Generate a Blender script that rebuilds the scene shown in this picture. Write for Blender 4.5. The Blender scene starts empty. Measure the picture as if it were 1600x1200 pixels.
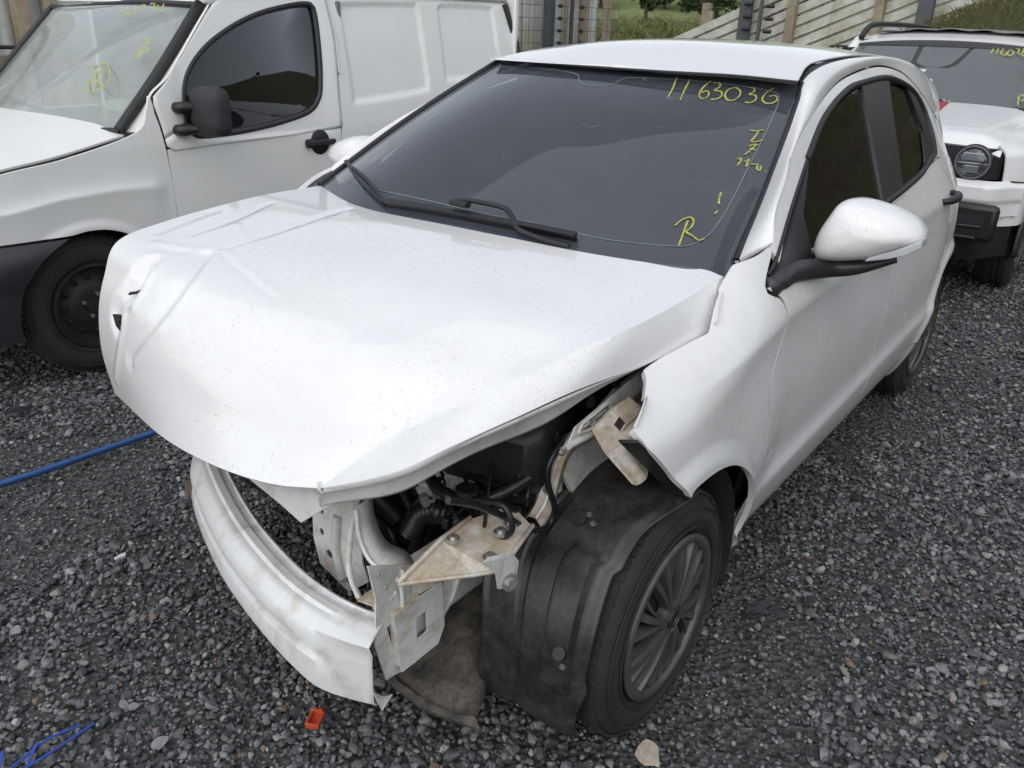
import bpy, bmesh, math, random
import numpy as np
from mathutils import Vector, Matrix
from mathutils.geometry import tessellate_polygon
random.seed(7); rng=np.random.default_rng(11)
scene=bpy.context.scene
COL=scene.collection
# ------------------------------------------------------------------ camera
cam=bpy.data.cameras.new('camera');camo=bpy.data.objects.new('camera',cam);COL.objects.link(camo)
cam.sensor_width=36;cam.lens=29.25;cam.clip_start=.05;cam.clip_end=1500
def cam_matrix(loc,az,el,roll):
    f=Vector((math.cos(el)*math.cos(az),math.cos(el)*math.sin(az),math.sin(el)))
    r=f.cross(Vector((0,0,1))).normalized();u=r.cross(f)
    r2=r*math.cos(roll)+u*math.sin(roll);u2=u*math.cos(roll)-r*math.sin(roll)
    m=Matrix((r2,u2,-f)).transposed().to_4x4();m.translation=loc;return m
camo.matrix_world=cam_matrix(Vector((1.355,1.4072,1.5)),math.radians(216.978),math.radians(-23.528),math.radians(1.658))
scene.camera=camo
# ------------------------------------------------------------------ sky and sun (overcast)
SUN_EL,SUN_AZ=math.radians(48),math.radians(18)
world=bpy.data.worlds.new('World');scene.world=world;world.use_nodes=True
nt=world.node_tree;nt.nodes.clear()
sky=nt.nodes.new('ShaderNodeTexSky');sky.sky_type='NISHITA';sky.sun_disc=False
sky.sun_elevation=SUN_EL;sky.sun_rotation=math.radians(90)-SUN_AZ;sky.air_density=1.2;sky.dust_density=1.5;sky.ozone_density=1.0
hs=nt.nodes.new('ShaderNodeHueSaturation');hs.inputs['Saturation'].default_value=.34
bg=nt.nodes.new('ShaderNodeBackground');bg.inputs['Strength'].default_value=.12
wo=nt.nodes.new('ShaderNodeOutputWorld')
nt.links.new(sky.outputs[0],hs.inputs['Color']);nt.links.new(hs.outputs[0],bg.inputs['Color']);nt.links.new(bg.outputs[0],wo.inputs['Surface'])
sl=bpy.data.lights.new('sun','SUN');sl.energy=1.0;sl.angle=math.radians(150);sl.color=(1,.996,.99)
so=bpy.data.objects.new('sun',sl);COL.objects.link(so)
so.rotation_euler=Vector((math.cos(SUN_EL)*math.cos(SUN_AZ),math.cos(SUN_EL)*math.sin(SUN_AZ),math.sin(SUN_EL))).to_track_quat('Z','Y').to_euler()
scene.view_settings.view_transform='Standard';scene.view_settings.look='None';scene.view_settings.gamma=1
scene.view_settings.use_curve_mapping=False;scene.view_settings.exposure=0.5
scene.cycles.use_denoising=True
scene.cycles.max_bounces=8;scene.cycles.transparent_max_bounces=16
# ------------------------------------------------------------------ helpers
# measured outlines of the scene, metres (x forward along the hatchback, y to its left, z up)
D={"cowl":[[-0.3659,-0.66,1.0155],[-0.2461,-0.357,1.013],[-0.2202,0.0024,1.02],[-0.2258,0.2042,1.02],[-0.2407,0.3801,1.017],[-0.2878,0.5233,1.01],[-0.3588,0.6405,1.0],[-0.3485,0.7,0.9961]],
"hood_crease":[[-0.3485,0.7,0.9961],[-0.1241,0.68,0.9686],[0.056,0.655,0.9501],[0.1833,0.612,0.9223],[0.289,0.562,0.8943],[0.3982,0.468,0.8347],[0.4583,0.405,0.7765],[0.52,0.35,0.7156]],
"hood_edge":[[-0.2533,0.735,0.907],[-0.1363,0.712,0.8894],[-0.0172,0.69,0.8802],[0.1666,0.66,0.8818],[0.3066,0.62,0.862],[0.4242,0.575,0.837],[0.4866,0.53,0.8067],[0.516,0.45,0.7662],[0.52,0.35,0.7156]],
"hood_front":[[0.425,-0.5597,0.6027],[0.52,-0.1876,0.6445],[0.545,0.0441,0.6663],[0.545,0.2322,0.6929],[0.52,0.35,0.7156]],
"hood_right":[[-0.3659,-0.66,1.0155],[-0.1724,-0.66,1.0155],[0.0026,-0.66,1.005],[0.1645,-0.655,0.9901],[0.3082,-0.645,0.9621],[0.375,-0.6083,0.8946],[0.405,-0.6075,0.8102],[0.42,-0.5984,0.7052],[0.425,-0.5597,0.6027]],
"ws_top":[[-1.1092,-0.5317,1.377],[-0.9825,-0.211,1.378],[-0.969,0.1637,1.377],[-1.006,0.3869,1.376],[-1.0299,0.5593,1.3685]],
"ws_left":[[-0.4643,0.675,1.0033],[-0.6865,0.633,1.112],[-0.9176,0.585,1.2517],[-1.1048,0.541,1.3581]],
"ws_right":[[-0.3759,-0.672,1.0127],[-0.6783,-0.63,1.1682],[-0.8874,-0.59,1.2698],[-1.1197,-0.54,1.3765]],
"ditch_l":[[-1.042,0.545,1.3739],[-1.1506,0.54,1.4076],[-1.3714,0.535,1.4371]],
"shut":[[-0.4898,1.0479],[-0.5749,1.1089],[-0.7608,1.2016],[-0.9779,1.2755],[-1.2378,1.3438],[-1.4537,1.3752],[-1.749,1.3925],[-1.9651,1.3778],[-2.124,1.3311]],
"fender_top":[[-0.0078,0.8801],[-0.1101,0.8961],[-0.208,0.9169],[-0.2866,0.9627],[-0.3305,1.0062],[-0.368,1.0316],[-0.4898,1.0479]],
"fender_rear":[[-0.4898,1.0479],[-0.4048,0.9703],[-0.4512,0.938],[-0.4604,0.8766],[-0.4353,0.8113],[-0.4108,0.7407],[-0.4313,0.6428],[-0.4438,0.5224],[-0.4804,0.4109]],
"fender_arch":[[0.0033,0.6478],[-0.0332,0.6692],[-0.0837,0.6707],[-0.1762,0.6449],[-0.2712,0.579],[-0.3593,0.4783],[-0.4537,0.3459]],
"fender_front":[[-0.0078,0.8801],[0.0067,0.8698],[0.0549,0.8493],[0.1346,0.8237],[0.1252,0.7924],[0.0391,0.6912],[0.0033,0.6478]],
"fwin":[[-0.6874,0.9914],[-0.7654,1.0826],[-0.8856,1.1896],[-1.0976,1.2677],[-1.3886,1.3202],[-1.5437,1.3413],[-1.5893,1.3115],[-1.5841,1.2175],[-1.4985,1.1123],[-1.3932,1.0234]],
"sail":[[-0.4027,0.9706],[-0.8769,1.1904],[-0.6952,0.9901]],
"trim_out":[[-0.4318,0.9951],[-0.6539,1.098],[-0.8683,1.1913],[-1.0961,1.276],[-1.3633,1.3354],[-1.5568,1.352],[-1.8401,1.3567],[-2.0591,1.3206],[-2.1678,1.2576],[-2.1807,1.1646],[-2.1195,1.0931],[-1.897,1.0389],[-1.5638,1.0241]],
"bpil":[[-1.5654,1.3479],[-1.8351,1.3528],[-1.5727,1.0249],[-1.3775,1.0163]],
"rwin":[[-1.8351,1.3408],[-2.0367,1.3109],[-2.0654,1.2481],[-2.0516,1.1742],[-1.9824,1.0951],[-1.8586,1.0554],[-1.5953,1.0298]],
"rhandle":[[-1.9811,0.9228],[-2.0831,0.9528],[-2.2066,0.9456]],
"mir_cap":[[-0.7,0.783,1.009],[-0.7,0.7882,1.0512],[-0.7,0.8065,1.0961],[-0.7,0.8274,1.1312],[-0.7,0.8656,1.1411],[-0.7,0.9325,1.1299],[-0.7,0.9857,1.1086],[-0.7,1.0107,1.0876],[-0.7,1.0188,1.0684],[-0.7,0.9976,1.0513],[-0.7,0.9528,1.0283],[-0.7,0.9061,1.0059],[-0.7,0.8409,0.9907],[-0.7,0.799,0.9894]],
"mir_sig":[[-0.67,0.9115,1.0081],[-0.67,0.9193,1.0203],[-0.67,0.9716,1.0448],[-0.67,1.0229,1.0759],[-0.67,1.0251,1.0587],[-0.67,1.0007,1.0382],[-0.67,0.962,1.0221]],
"mir_arm":[[-0.4215,0.7823,0.9702],[-0.5377,0.7835,0.983],[-0.66,0.8257,0.9768],[-0.69,0.8905,0.9862],[-0.72,0.965,1.0128]],
"rmir":[[-0.6776,-0.86,1.0503],[-0.7008,-0.86,1.0853],[-0.7538,-0.86,1.107],[-0.8103,-0.86,1.1157]],
"rail_plate":[[0.5042,0.45,0.5824],[0.2456,0.45,0.4465],[0.2765,0.45,0.3735],[0.3071,0.45,0.3422],[0.3868,0.45,0.2769],[0.4709,0.45,0.2899],[0.4968,0.45,0.3929],[0.4881,0.45,0.4936]],
"side_plate":[[0.37,0.1275,0.5022],[0.37,0.2,0.5666],[0.37,0.2517,0.5961],[0.37,0.2783,0.5636],[0.37,0.2815,0.4378],[0.37,0.2965,0.3954],[0.37,0.2322,0.3387],[0.37,0.1401,0.3728],[0.37,0.1247,0.4344]],
"tray":[[0.4957,0.5189,0.6],[0.3769,0.5155,0.6],[0.2972,0.519,0.6],[0.2119,0.5558,0.6],[0.2408,0.628,0.6],[0.3292,0.6463,0.6],[0.3815,0.6504,0.6],[0.3998,0.6135,0.6]],
"tray_tab":[[0.4415,0.665,0.6537],[0.3696,0.665,0.6276],[0.3456,0.665,0.5937],[0.3512,0.665,0.5473],[0.3971,0.665,0.5715],[0.4056,0.665,0.6135]],
"crash_top":[[0.5221,0.3477,0.44],[0.386,0.3634,0.44],[0.3856,0.4356,0.44],[0.4063,0.473,0.44],[0.5226,0.4348,0.44]],
"crash_side":[[0.5527,0.47,0.4784],[0.403,0.47,0.4443],[0.3963,0.47,0.3526],[0.4236,0.47,0.3627],[0.5328,0.47,0.4131]],
"shield":[[0.0087,0.1787,0.15],[0.0006,0.3146,0.15],[0.0517,0.3711,0.15],[0.231,0.4668,0.15],[0.3806,0.5145,0.15],[0.3886,0.3517,0.15],[0.2881,0.3322,0.15]],
"brk_a":[[0.1049,0.665,0.7756],[0.0478,0.67,0.8006],[-0.008,0.68,0.8121],[-0.0351,0.7,0.783],[0.019,0.725,0.7652],[0.0221,0.75,0.735],[0.0413,0.76,0.6862],[0.083,0.75,0.6793],[0.1124,0.7,0.7431]],
"brk_b":[[0.1492,0.75,0.7969],[0.1463,0.79,0.8094],[-0.0464,0.815,0.6293],[-0.0369,0.81,0.6151],[0.0001,0.79,0.641]],
"apron":[[0.1577,0.645,0.7577],[0.1344,0.645,0.7886],[0.0318,0.645,0.8041],[-0.106,0.645,0.8258],[-0.1284,0.645,0.7934],[-0.0752,0.645,0.7695],[0.0013,0.645,0.7615],[0.0658,0.645,0.7511]],
"rail_out":[[0.1722,0.6,0.5654],[0.1358,0.6,0.5888],[0.1198,0.605,0.6661],[0.1067,0.62,0.7286],[0.0446,0.635,0.7455],[-0.0846,0.64,0.7647],[-0.1289,0.645,0.7902]],
"rail_in":[[0.1809,0.575,0.5837],[0.1517,0.575,0.6092],[0.1341,0.58,0.6705],[0.1148,0.595,0.7233],[0.0717,0.61,0.7591],[-0.0187,0.62,0.7846],[-0.1348,0.63,0.8126]],
"rod":[[0.4074,0.56,0.8226],[0.2458,0.56,0.8031],[0.1539,0.56,0.7934],[0.0412,0.56,0.7786]],
"apron_hole":[[0.1239,0.645,0.7735],[0.1119,0.645,0.7884],[0.0664,0.645,0.7939],[0.019,0.645,0.7996],[0.0065,0.645,0.7808],[0.0394,0.645,0.7698],[0.0863,0.645,0.7647]],
"strut":[[0.0777,0.57,0.5726],[0.0564,0.57,0.6564],[0.031,0.57,0.6917],[-0.0022,0.57,0.6786],[-0.0439,0.57,0.6463],[-0.011,0.57,0.5962],[0.0711,0.57,0.5504]],
"flap":[[0.5,0.0926,0.6349],[0.5,0.187,0.6484],[0.5,0.3246,0.6968],[0.5,0.4813,0.7796],[0.5,0.4299,0.7254],[0.5,0.3487,0.6691],[0.5,0.2581,0.5935],[0.5,0.2017,0.6102]],
"lip_in":[[0.5791,0.52,0.7933],[0.462,0.52,0.7736],[0.3274,0.52,0.763],[0.1719,0.52,0.7478],[0.0389,0.52,0.7418],[-0.0586,0.52,0.7421]],
"sflange":[[0.4472,0.36,0.6414],[0.4504,0.37,0.5822],[0.451,0.4,0.5401],[0.4365,0.44,0.5238],[0.427,0.455,0.4895],[0.4278,0.455,0.4208],[0.4394,0.455,0.3968]],
"hose_a":[[0.3,0.1637,0.5081],[0.3,0.1664,0.4334],[0.3,0.1884,0.3563],[0.3,0.1907,0.2949]],
"hose_b":[[0.22,0.0848,0.4301],[0.22,0.1719,0.4302],[0.22,0.2229,0.3992],[0.22,0.2266,0.3386],[0.22,0.1862,0.2926]],
"hose_c":[[0.22,0.1867,0.3021],[0.22,0.2731,0.3687],[0.22,0.3051,0.4433]],
"conduit":[[0.25,0.3052,0.4671],[0.25,0.345,0.5294],[0.25,0.4005,0.5552],[0.25,0.4709,0.5501],[0.25,0.5216,0.5517]],
"cable_a":[[0.4528,0.6,0.7573],[0.3853,0.6,0.7178],[0.2909,0.6,0.645],[0.2054,0.6,0.5731],[0.1421,0.6,0.5534],[0.1293,0.6,0.5933],[0.1545,0.6,0.6574],[0.1495,0.6,0.7061],[0.0966,0.6,0.7424]],
"cable_b":[[0.3,0.5378,0.58],[0.3,0.5777,0.587],[0.3,0.6227,0.6308],[0.3,0.5987,0.674],[0.3,0.5289,0.6603]],
"cable_c":[[0.2,0.3738,0.5363],[0.2,0.4102,0.5747],[0.2,0.48,0.5943],[0.2,0.5304,0.5915]],
"bolt_a":[0.3017,0.597,0.615],
"bolt_b":[0.3721,0.6293,0.61],
"bolt_c":[0.2658,0.5922,0.615],
"bolt_d":[0.3715,0.5396,0.612],
"bolt_e":[0.2,0.3442,0.5569],
"bolt_f":[0.0671,0.5,0.527],
"bolt_g":[0.3664,0.67,0.5727],
"pole":[[0.4539,-1.4247,0.02],[0.3339,-1.411,0.02],[0.1343,-1.4007,0.02],[-0.0856,-1.3892,0.02]],
"straps":[[0.9471,-0.1965,0.01],[0.8762,-0.2044,0.01],[0.8119,-0.1823,0.01]],
"straps2":[[0.926,-0.1704,0.01],[0.8604,-0.1653,0.01],[0.7895,-0.1635,0.01]],
"straps3":[[0.9302,-0.1756,0.01],[0.9059,-0.1994,0.01],[0.8925,-0.2049,0.01]],
"straps4":[[0.9665,-0.2205,0.01],[0.9509,-0.2387,0.01]],
"red_clip":[0.4645,0.1977,0.012],
"white_scrap":[0.0636,0.8425,0.012],
"white_bit":[0.4107,-0.733,0.012],
"tan_bit":[0.5024,-0.0569,0.012],
"leaf_a":[-0.3456,0.9063,0.012],
"leaf_b":[-0.3208,0.8687,0.012],
"shard_a":[-1.287,0.968,0.012],
"shard_b":[-1.2175,1.0371,0.012],
"shard_c":[-0.5913,0.84,0.012],
"shard_d":[-0.5231,0.8218,0.012],
"shard_e":[-0.6009,0.8734,0.012],
"shard_f":[-0.7065,0.9355,0.012],
"shard_g":[-0.9158,0.7807,0.012],
"shard_h":[0.2979,-0.7861,0.012],
"shard_i":[0.1489,-1.9739,0.012],
"shard_j":[-0.0404,-1.2728,0.012],
"shard_k":[0.3894,-0.5479,0.012],
"v_doorf":[[-0.69,1.1648],[-0.6979,1.1123],[-0.7125,1.0454],[-0.7264,0.9278],[-0.7357,0.7807],[-0.7378,0.6585]],
"v_doorr":[[-1.7721,1.5908],[-1.7829,1.3957],[-1.7538,1.117],[-1.7328,0.7921]],
"v_win":[[-0.8414,1.0365],[-0.869,1.1836],[-0.9246,1.275],[-1.0291,1.3617],[-1.1671,1.4348],[-1.3259,1.4949],[-1.4856,1.5324],[-1.6584,1.5547],[-1.6881,1.5144],[-1.6743,1.3353],[-1.6504,1.1835],[-1.6223,1.1074],[-1.548,1.0495],[-1.3594,1.0095],[-1.1673,0.9874],[-0.9889,0.978],[-0.8893,0.9831]],
"v_pan1":[[-1.8519,1.5545],[-1.9108,1.5745],[-2.4192,1.5909],[-2.4652,1.5657],[-2.4617,1.3634],[-2.4609,1.1558],[-2.4083,1.1052],[-1.8799,1.0692],[-1.8459,1.1065],[-1.8463,1.334]],
"v_pan2":[[-2.611,1.563],[-2.6919,1.5928],[-3.1125,1.5913],[-3.1465,1.5481],[-3.153,1.3616],[-3.1627,1.2476],[-3.0844,1.1805],[-2.6477,1.1567],[-2.5972,1.194],[-2.6022,1.3978]],
"v_strip":[[-3.1413,1.5775],[-3.1996,1.579],[-3.2407,1.3308],[-3.1748,1.3085]],
"v_ridge":[[-0.0124,0.7594],[-0.2168,0.7892],[-0.462,0.7987],[-0.7181,0.7885]],
"v_bump":[[0.0288,0.6391],[-0.1121,0.6362],[-0.2278,0.6344],[-0.2438,0.6209]],
"v_handle":[[-1.5914,0.8977],[-1.6997,0.8951],[-1.494,0.8934]],
"v_wsr":[[-0.5883,-2.22,1.013],[-0.8355,-2.24,1.2592],[-1.0929,-2.28,1.5261]],
"v_wstop":[[-1.0929,-2.28,1.5261],[-1.1228,-2.9,1.5314],[-1.1065,-3.56,1.4956]],
"v_hood":[[-0.546,-2.2,0.9996],[-0.2815,-2.18,0.9497],[-0.0535,-2.18,0.9185]],
"v_mh":[[-0.88,-2.0986,1.1828],[-0.88,-2.0409,1.2025],[-0.88,-1.9312,1.2067],[-0.88,-1.8868,1.1731],[-0.88,-1.8809,1.0811],[-0.88,-1.8883,1.016],[-0.88,-1.9238,1.0018],[-0.88,-2.0563,0.9891],[-0.88,-2.106,1.0346]],
"v_arm1":[[-0.8017,1.1119]],
"v_arm2":[[-0.7867,1.0186]],
"marks_h":{"numeral":[[[-1.0013,0.2072,1.3609],[-0.9312,0.234,1.3369],[-0.8735,0.2524,1.3164]],[[-0.9984,0.2505,1.3564],[-0.9297,0.2717,1.3324],[-0.8673,0.2923,1.3093]],[[-1.0162,0.3087,1.3558],[-0.9733,0.309,1.3417],[-0.9277,0.3193,1.3254],[-0.9057,0.3351,1.3156],[-0.9131,0.3471,1.3161],[-0.9412,0.3421,1.3263],[-0.955,0.3268,1.3333],[-0.9338,0.322,1.327]],[[-1.009,0.3226,1.3516],[-1.0156,0.3353,1.3522],[-0.9947,0.3481,1.3434],[-0.9656,0.3452,1.334],[-0.971,0.3623,1.3332],[-0.9493,0.3775,1.3233],[-0.9257,0.374,1.3157],[-0.914,0.3624,1.3137]],[[-1.0121,0.3888,1.3435],[-0.9927,0.377,1.3384],[-0.9605,0.3816,1.3265],[-0.9373,0.3993,1.3152],[-0.9434,0.4156,1.3144],[-0.9704,0.4195,1.3235],[-0.9979,0.4097,1.3352],[-1.0121,0.3888,1.3435]],[[-1.0285,0.4199,1.3449],[-1.0318,0.4339,1.3439],[-1.0129,0.4431,1.3351],[-0.9934,0.4372,1.3288],[-0.9994,0.4536,1.3279],[-0.9794,0.4653,1.3179],[-0.9562,0.4594,1.3102],[-0.9514,0.4464,1.3112]],[[-1.0573,0.4815,1.346],[-1.0235,0.4746,1.3334],[-0.9919,0.4784,1.3199],[-0.979,0.4923,1.3115],[-0.9865,0.5077,1.3105],[-1.0088,0.5142,1.3182],[-1.0258,0.5022,1.3284],[-1.0137,0.4889,1.3263]]],
"mark_t":[[[-0.8455,0.515,1.2507],[-0.8563,0.5302,1.2497],[-0.8748,0.5417,1.2526]],[[-0.8602,0.5339,1.2497],[-0.8333,0.5363,1.2374],[-0.8112,0.5364,1.2279],[-0.8196,0.5471,1.2266],[-0.8391,0.556,1.2307]]],
"mark_z":[[[-0.7899,0.5399,1.2172],[-0.8062,0.5465,1.2212],[-0.8138,0.5558,1.2199]],[[-0.8117,0.5512,1.2212],[-0.7819,0.5497,1.2093],[-0.7568,0.5461,1.2]],[[-0.7864,0.5455,1.2132],[-0.7916,0.5579,1.2092]]],
"mark_n":[[[-0.7294,0.5401,1.1909],[-0.7376,0.545,1.1922],[-0.7268,0.5489,1.1857],[-0.7092,0.5491,1.178]],[[-0.7345,0.556,1.1857],[-0.7506,0.5643,1.1882]],[[-0.7514,0.5601,1.1909],[-0.7239,0.5672,1.1754]],[[-0.7413,0.5711,1.1804],[-0.7535,0.5798,1.1801]],[[-0.7599,0.5821,1.1813],[-0.7449,0.5882,1.1708],[-0.7466,0.595,1.1666],[-0.763,0.5901,1.177]],[[-0.76,0.6052,1.1647],[-0.7601,0.6071,1.1633]]],
"mark_i":[[[-0.6012,0.5619,1.1263],[-0.5811,0.5675,1.1158],[-0.5635,0.5754,1.1054]],[[-0.541,0.5841,1.0929],[-0.5273,0.5846,1.0874]]],
"mark_r":[[[-0.4632,0.547,1.0763],[-0.433,0.5557,1.0613],[-0.3806,0.5707,1.0352]],[[-0.4289,0.5321,1.0672],[-0.4559,0.5355,1.0772],[-0.4764,0.5465,1.0818],[-0.4706,0.5585,1.0754],[-0.4484,0.5642,1.0646],[-0.4269,0.561,1.0571]],[[-0.4269,0.561,1.0571],[-0.4277,0.5795,1.0509],[-0.4262,0.5974,1.0437],[-0.4414,0.6043,1.0467]]]},"wip_blade":[[-0.2501,-0.2437,1.0271],[-0.2465,-0.0655,1.0335],[-0.2464,0.1071,1.0356],[-0.2553,0.2395,1.0349],[-0.2657,0.3661,1.0312]],
"wip_arm":[[-0.2659,-0.0028,1.0466],[-0.274,0.042,1.0521],[-0.2783,0.1424,1.0521],[-0.2663,0.1781,1.0436],[-0.2418,0.215,1.0285],[-0.2381,0.2904,1.0232],[-0.2449,0.3591,1.0216]],
"wip2_blade":[[-0.4789,-0.6554,1.0665],[-0.3959,-0.5271,1.0579],[-0.3088,-0.3827,1.0442],[-0.2495,-0.2505,1.0262]],
"wip2_arm":[[-0.4078,-0.5399,1.0607],[-0.3385,-0.4135,1.0547],[-0.2894,-0.3235,1.0422],[-0.2497,-0.2483,1.0265]],
"frit":[[-0.366,-0.5266,1.0424],[-0.3099,-0.3443,1.051],[-0.2871,-0.1488,1.0544],[-0.2741,0.0841,1.0519],[-0.2845,0.2558,1.0498],[-0.3028,0.4267,1.0395],[-0.37,0.5582,1.035],[-0.4031,0.5901,1.0375],[-0.4673,0.6054,1.056],[-0.5852,0.594,1.105],[-0.7333,0.5697,1.1779],[-0.8911,0.5449,1.2582],[-1.0196,0.5147,1.3228],[-1.041,0.472,1.3409],[-1.0074,0.2909,1.355],[-0.9673,0.1026,1.3559],[-0.9487,0.0589,1.3522],[-0.8925,0.05,1.3356],[-0.8703,-0.014,1.3307],[-0.8911,-0.0625,1.3379],[-0.9474,-0.1127,1.3555],[-0.9811,-0.2593,1.3622],[-1.0621,-0.5224,1.3553]],
"marks_v":{"numeral":[[[-1.0532,-2.8191,1.4726],[-1.024,-2.7819,1.444]],[[-1.0554,-2.7752,1.4764],[-1.0235,-2.7462,1.4448],[-1.0203,-2.7125,1.4427],[-1.0346,-2.7218,1.457]],[[-1.0599,-2.7066,1.4834],[-1.0198,-2.6717,1.4436]],[[-1.0563,-2.6616,1.4812],[-1.0586,-2.6311,1.4846],[-1.0386,-2.6083,1.465],[-1.0246,-2.6109,1.4507]],[[-1.0635,-2.5878,1.4911],[-1.0599,-2.5443,1.4889],[-1.0319,-2.5327,1.4608]],[[-1.0565,-2.5124,1.4866],[-1.0342,-2.4978,1.4644],[-1.0391,-2.4561,1.4708]],[[-1.0613,-2.4705,1.493],[-1.0224,-2.4331,1.4545]]],
"mark_t":[[[-0.9091,-2.425,1.3392],[-0.9147,-2.3582,1.3471]],[[-0.9093,-2.3877,1.3406],[-0.8829,-2.3719,1.3142]],[[-0.8801,-2.3893,1.3108],[-0.8463,-2.3624,1.2771]],[[-0.8776,-2.375,1.3087],[-0.8702,-2.3275,1.3028],[-0.857,-2.3354,1.2891],[-0.8642,-2.404,1.294]],[[-0.8406,-2.3918,1.2704],[-0.8438,-2.3536,1.2749],[-0.8251,-2.3802,1.2549]]],
"mark_r":[[[-0.7891,-2.6049,1.2104],[-0.7669,-2.6346,1.1867],[-0.728,-2.592,1.1485],[-0.6783,-2.5093,1.1005]],[[-0.7947,-2.5905,1.2166],[-0.7956,-2.5463,1.2191],[-0.7708,-2.4754,1.1961],[-0.7332,-2.4193,1.1597],[-0.7077,-2.4087,1.1341],[-0.688,-2.4565,1.1123],[-0.6783,-2.5093,1.1005]],[[-0.755,-2.5759,1.1766],[-0.7048,-2.4935,1.1282]],[[-0.755,-2.5759,1.1766],[-0.7692,-2.5404,1.1923],[-0.752,-2.4919,1.1764],[-0.7251,-2.5131,1.1482],[-0.7072,-2.4244,1.133]]]},"v_wip":[[-0.5519,-3.7687,1.0437],[-0.5549,-3.4033,1.0593],[-0.556,-3.0404,1.0731],[-0.5361,-2.7618,1.0624]],
"v_wip2":[[-0.5656,-3.2489,1.09],[-0.5598,-3.1137,1.0887],[-0.5393,-2.9449,1.0737],[-0.5179,-2.8248,1.056]],
"v_streak":[[-0.6897,-3.2428,1.0667],[-0.7799,-3.1058,1.1636],[-0.8997,-2.978,1.2903],[-0.9976,-2.8824,1.3936],[-1.0478,-2.7493,1.4495],[-1.0787,-2.5672,1.4873]],
"marks_j":{"numeral":[[[-5.5888,0.2613,1.4245],[-5.5324,0.2594,1.3879]],[[-5.5903,0.2886,1.4255],[-5.5285,0.2962,1.3854]],[[-5.586,0.3215,1.4227],[-5.5424,0.3194,1.3944],[-5.5196,0.35,1.3796],[-5.5506,0.3521,1.3997]],[[-5.5758,0.3599,1.4161],[-5.5327,0.3615,1.3881],[-5.5221,0.3881,1.3812],[-5.5592,0.3923,1.4053],[-5.576,0.3638,1.4162]],[[-5.5904,0.3983,1.4256],[-5.5794,0.421,1.4184],[-5.5545,0.4169,1.4023],[-5.5374,0.4374,1.3912]],[[-5.5931,0.4438,1.4273],[-5.5322,0.4505,1.3877],[-5.5214,0.4728,1.3808]]],
"mark_r":[[[-5.1525,0.5456,1.1413],[-5.081,0.5598,1.0949]],[[-5.1463,0.5401,1.1373],[-5.1762,0.5568,1.1567],[-5.1506,0.5828,1.14],[-5.1211,0.5696,1.1209]]],
"mark_y":[[[-5.0918,0.1132,1.1019],[-5.0652,0.1386,1.0846],[-5.0848,0.1595,1.0973]]]},"j_green":[[[-5.6237,0.1117,0.8463],[-5.695,0.0749,0.8926],[-5.7703,0.0777,0.9414],[-5.7864,0.1335,0.9519],[-5.7328,0.1716,0.9171],[-5.6677,0.125,0.8749]],[[-5.5829,0.0609,0.8198],[-5.663,0.0615,0.8718],[-5.6533,0.0975,0.8655],[-5.5868,0.1083,0.8223]]],
"dents":[[[[0.2398,-0.3108,0.9824],[0.3787,-0.2173,0.9463],[0.4464,-0.2386,0.8711],[0.4677,-0.3528,0.7592]],0.0055,0.0075],[[[0.267,-0.3253,0.9773],[0.3895,-0.2462,0.9398],[0.4463,-0.2784,0.8647],[0.4628,-0.3769,0.7625]],-0.006,0.016],[[[0.2308,-0.3184,0.9841],[0.136,-0.3091,0.9968],[-0.0103,-0.318,1.0082],[-0.2022,-0.3534,1.0128]],-0.0045,0.008],[[[0.2408,-0.3043,0.9823],[0.2926,-0.137,0.97],[0.3256,-0.0064,0.9569]],-0.0025,0.006],[[[0.2308,-0.3006,0.9841],[0.2795,-0.1382,0.9729],[0.3136,-0.0108,0.9602]],0.0018,0.006],[[[0.2809,-0.5206,0.9737],[0.2658,-0.4111,0.9773],[0.2348,-0.3178,0.9834]],0.0035,0.008],[[[0.3568,-0.4377,0.9525],[0.3928,-0.4228,0.9226],[0.4064,-0.4397,0.8972]],-0.02,0.019],[[[0.3243,-0.4561,0.9646],[0.3939,-0.3757,0.9292],[0.4271,-0.3933,0.8748]],0.0045,0.008],[[[0.4159,-0.4711,0.8675],[0.4239,-0.4903,0.8332],[0.4342,-0.4696,0.8116]],-0.012,0.016],[[[0.4353,-0.4285,0.8375],[0.4486,-0.4476,0.7609],[0.4416,-0.5044,0.6646]],0.0045,0.008],[[[0.2915,-0.4668,0.9722],[0.2881,-0.4038,0.9734],[0.2689,-0.3903,0.9769]],-0.003,0.008],[[[0.084,-0.4532,1.0004],[0.1163,-0.3978,0.9981],[0.1509,-0.3246,0.9952]],0.0022,0.005],[[[0.2434,0.1689,0.9656],[0.3799,0.2053,0.9154],[0.4573,0.1773,0.8383],[0.4959,0.1398,0.7721]],-0.004,0.06],[[[0.1169,0.4051,0.9734],[0.3195,0.3865,0.9186],[0.4428,0.3066,0.8323]],0.004,0.08],[[[0.3637,0.1496,0.9304],[0.4198,0.1556,0.8875],[0.4565,0.1477,0.8429]],-0.0015,0.012],[[[0.0457,-0.627,1.002],[0.1392,-0.605,0.9938],[0.2254,-0.5871,0.9822]],-0.0035,0.014],[[[-0.0964,-0.5611,1.0122],[0.0762,-0.497,1.0007],[0.1982,-0.4863,0.9876]],-0.0035,0.01],[[[0.1782,0.3225,0.97],[0.321,0.2509,0.9368],[0.3978,0.2247,0.8992]],-0.0022,0.03]],
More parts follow.
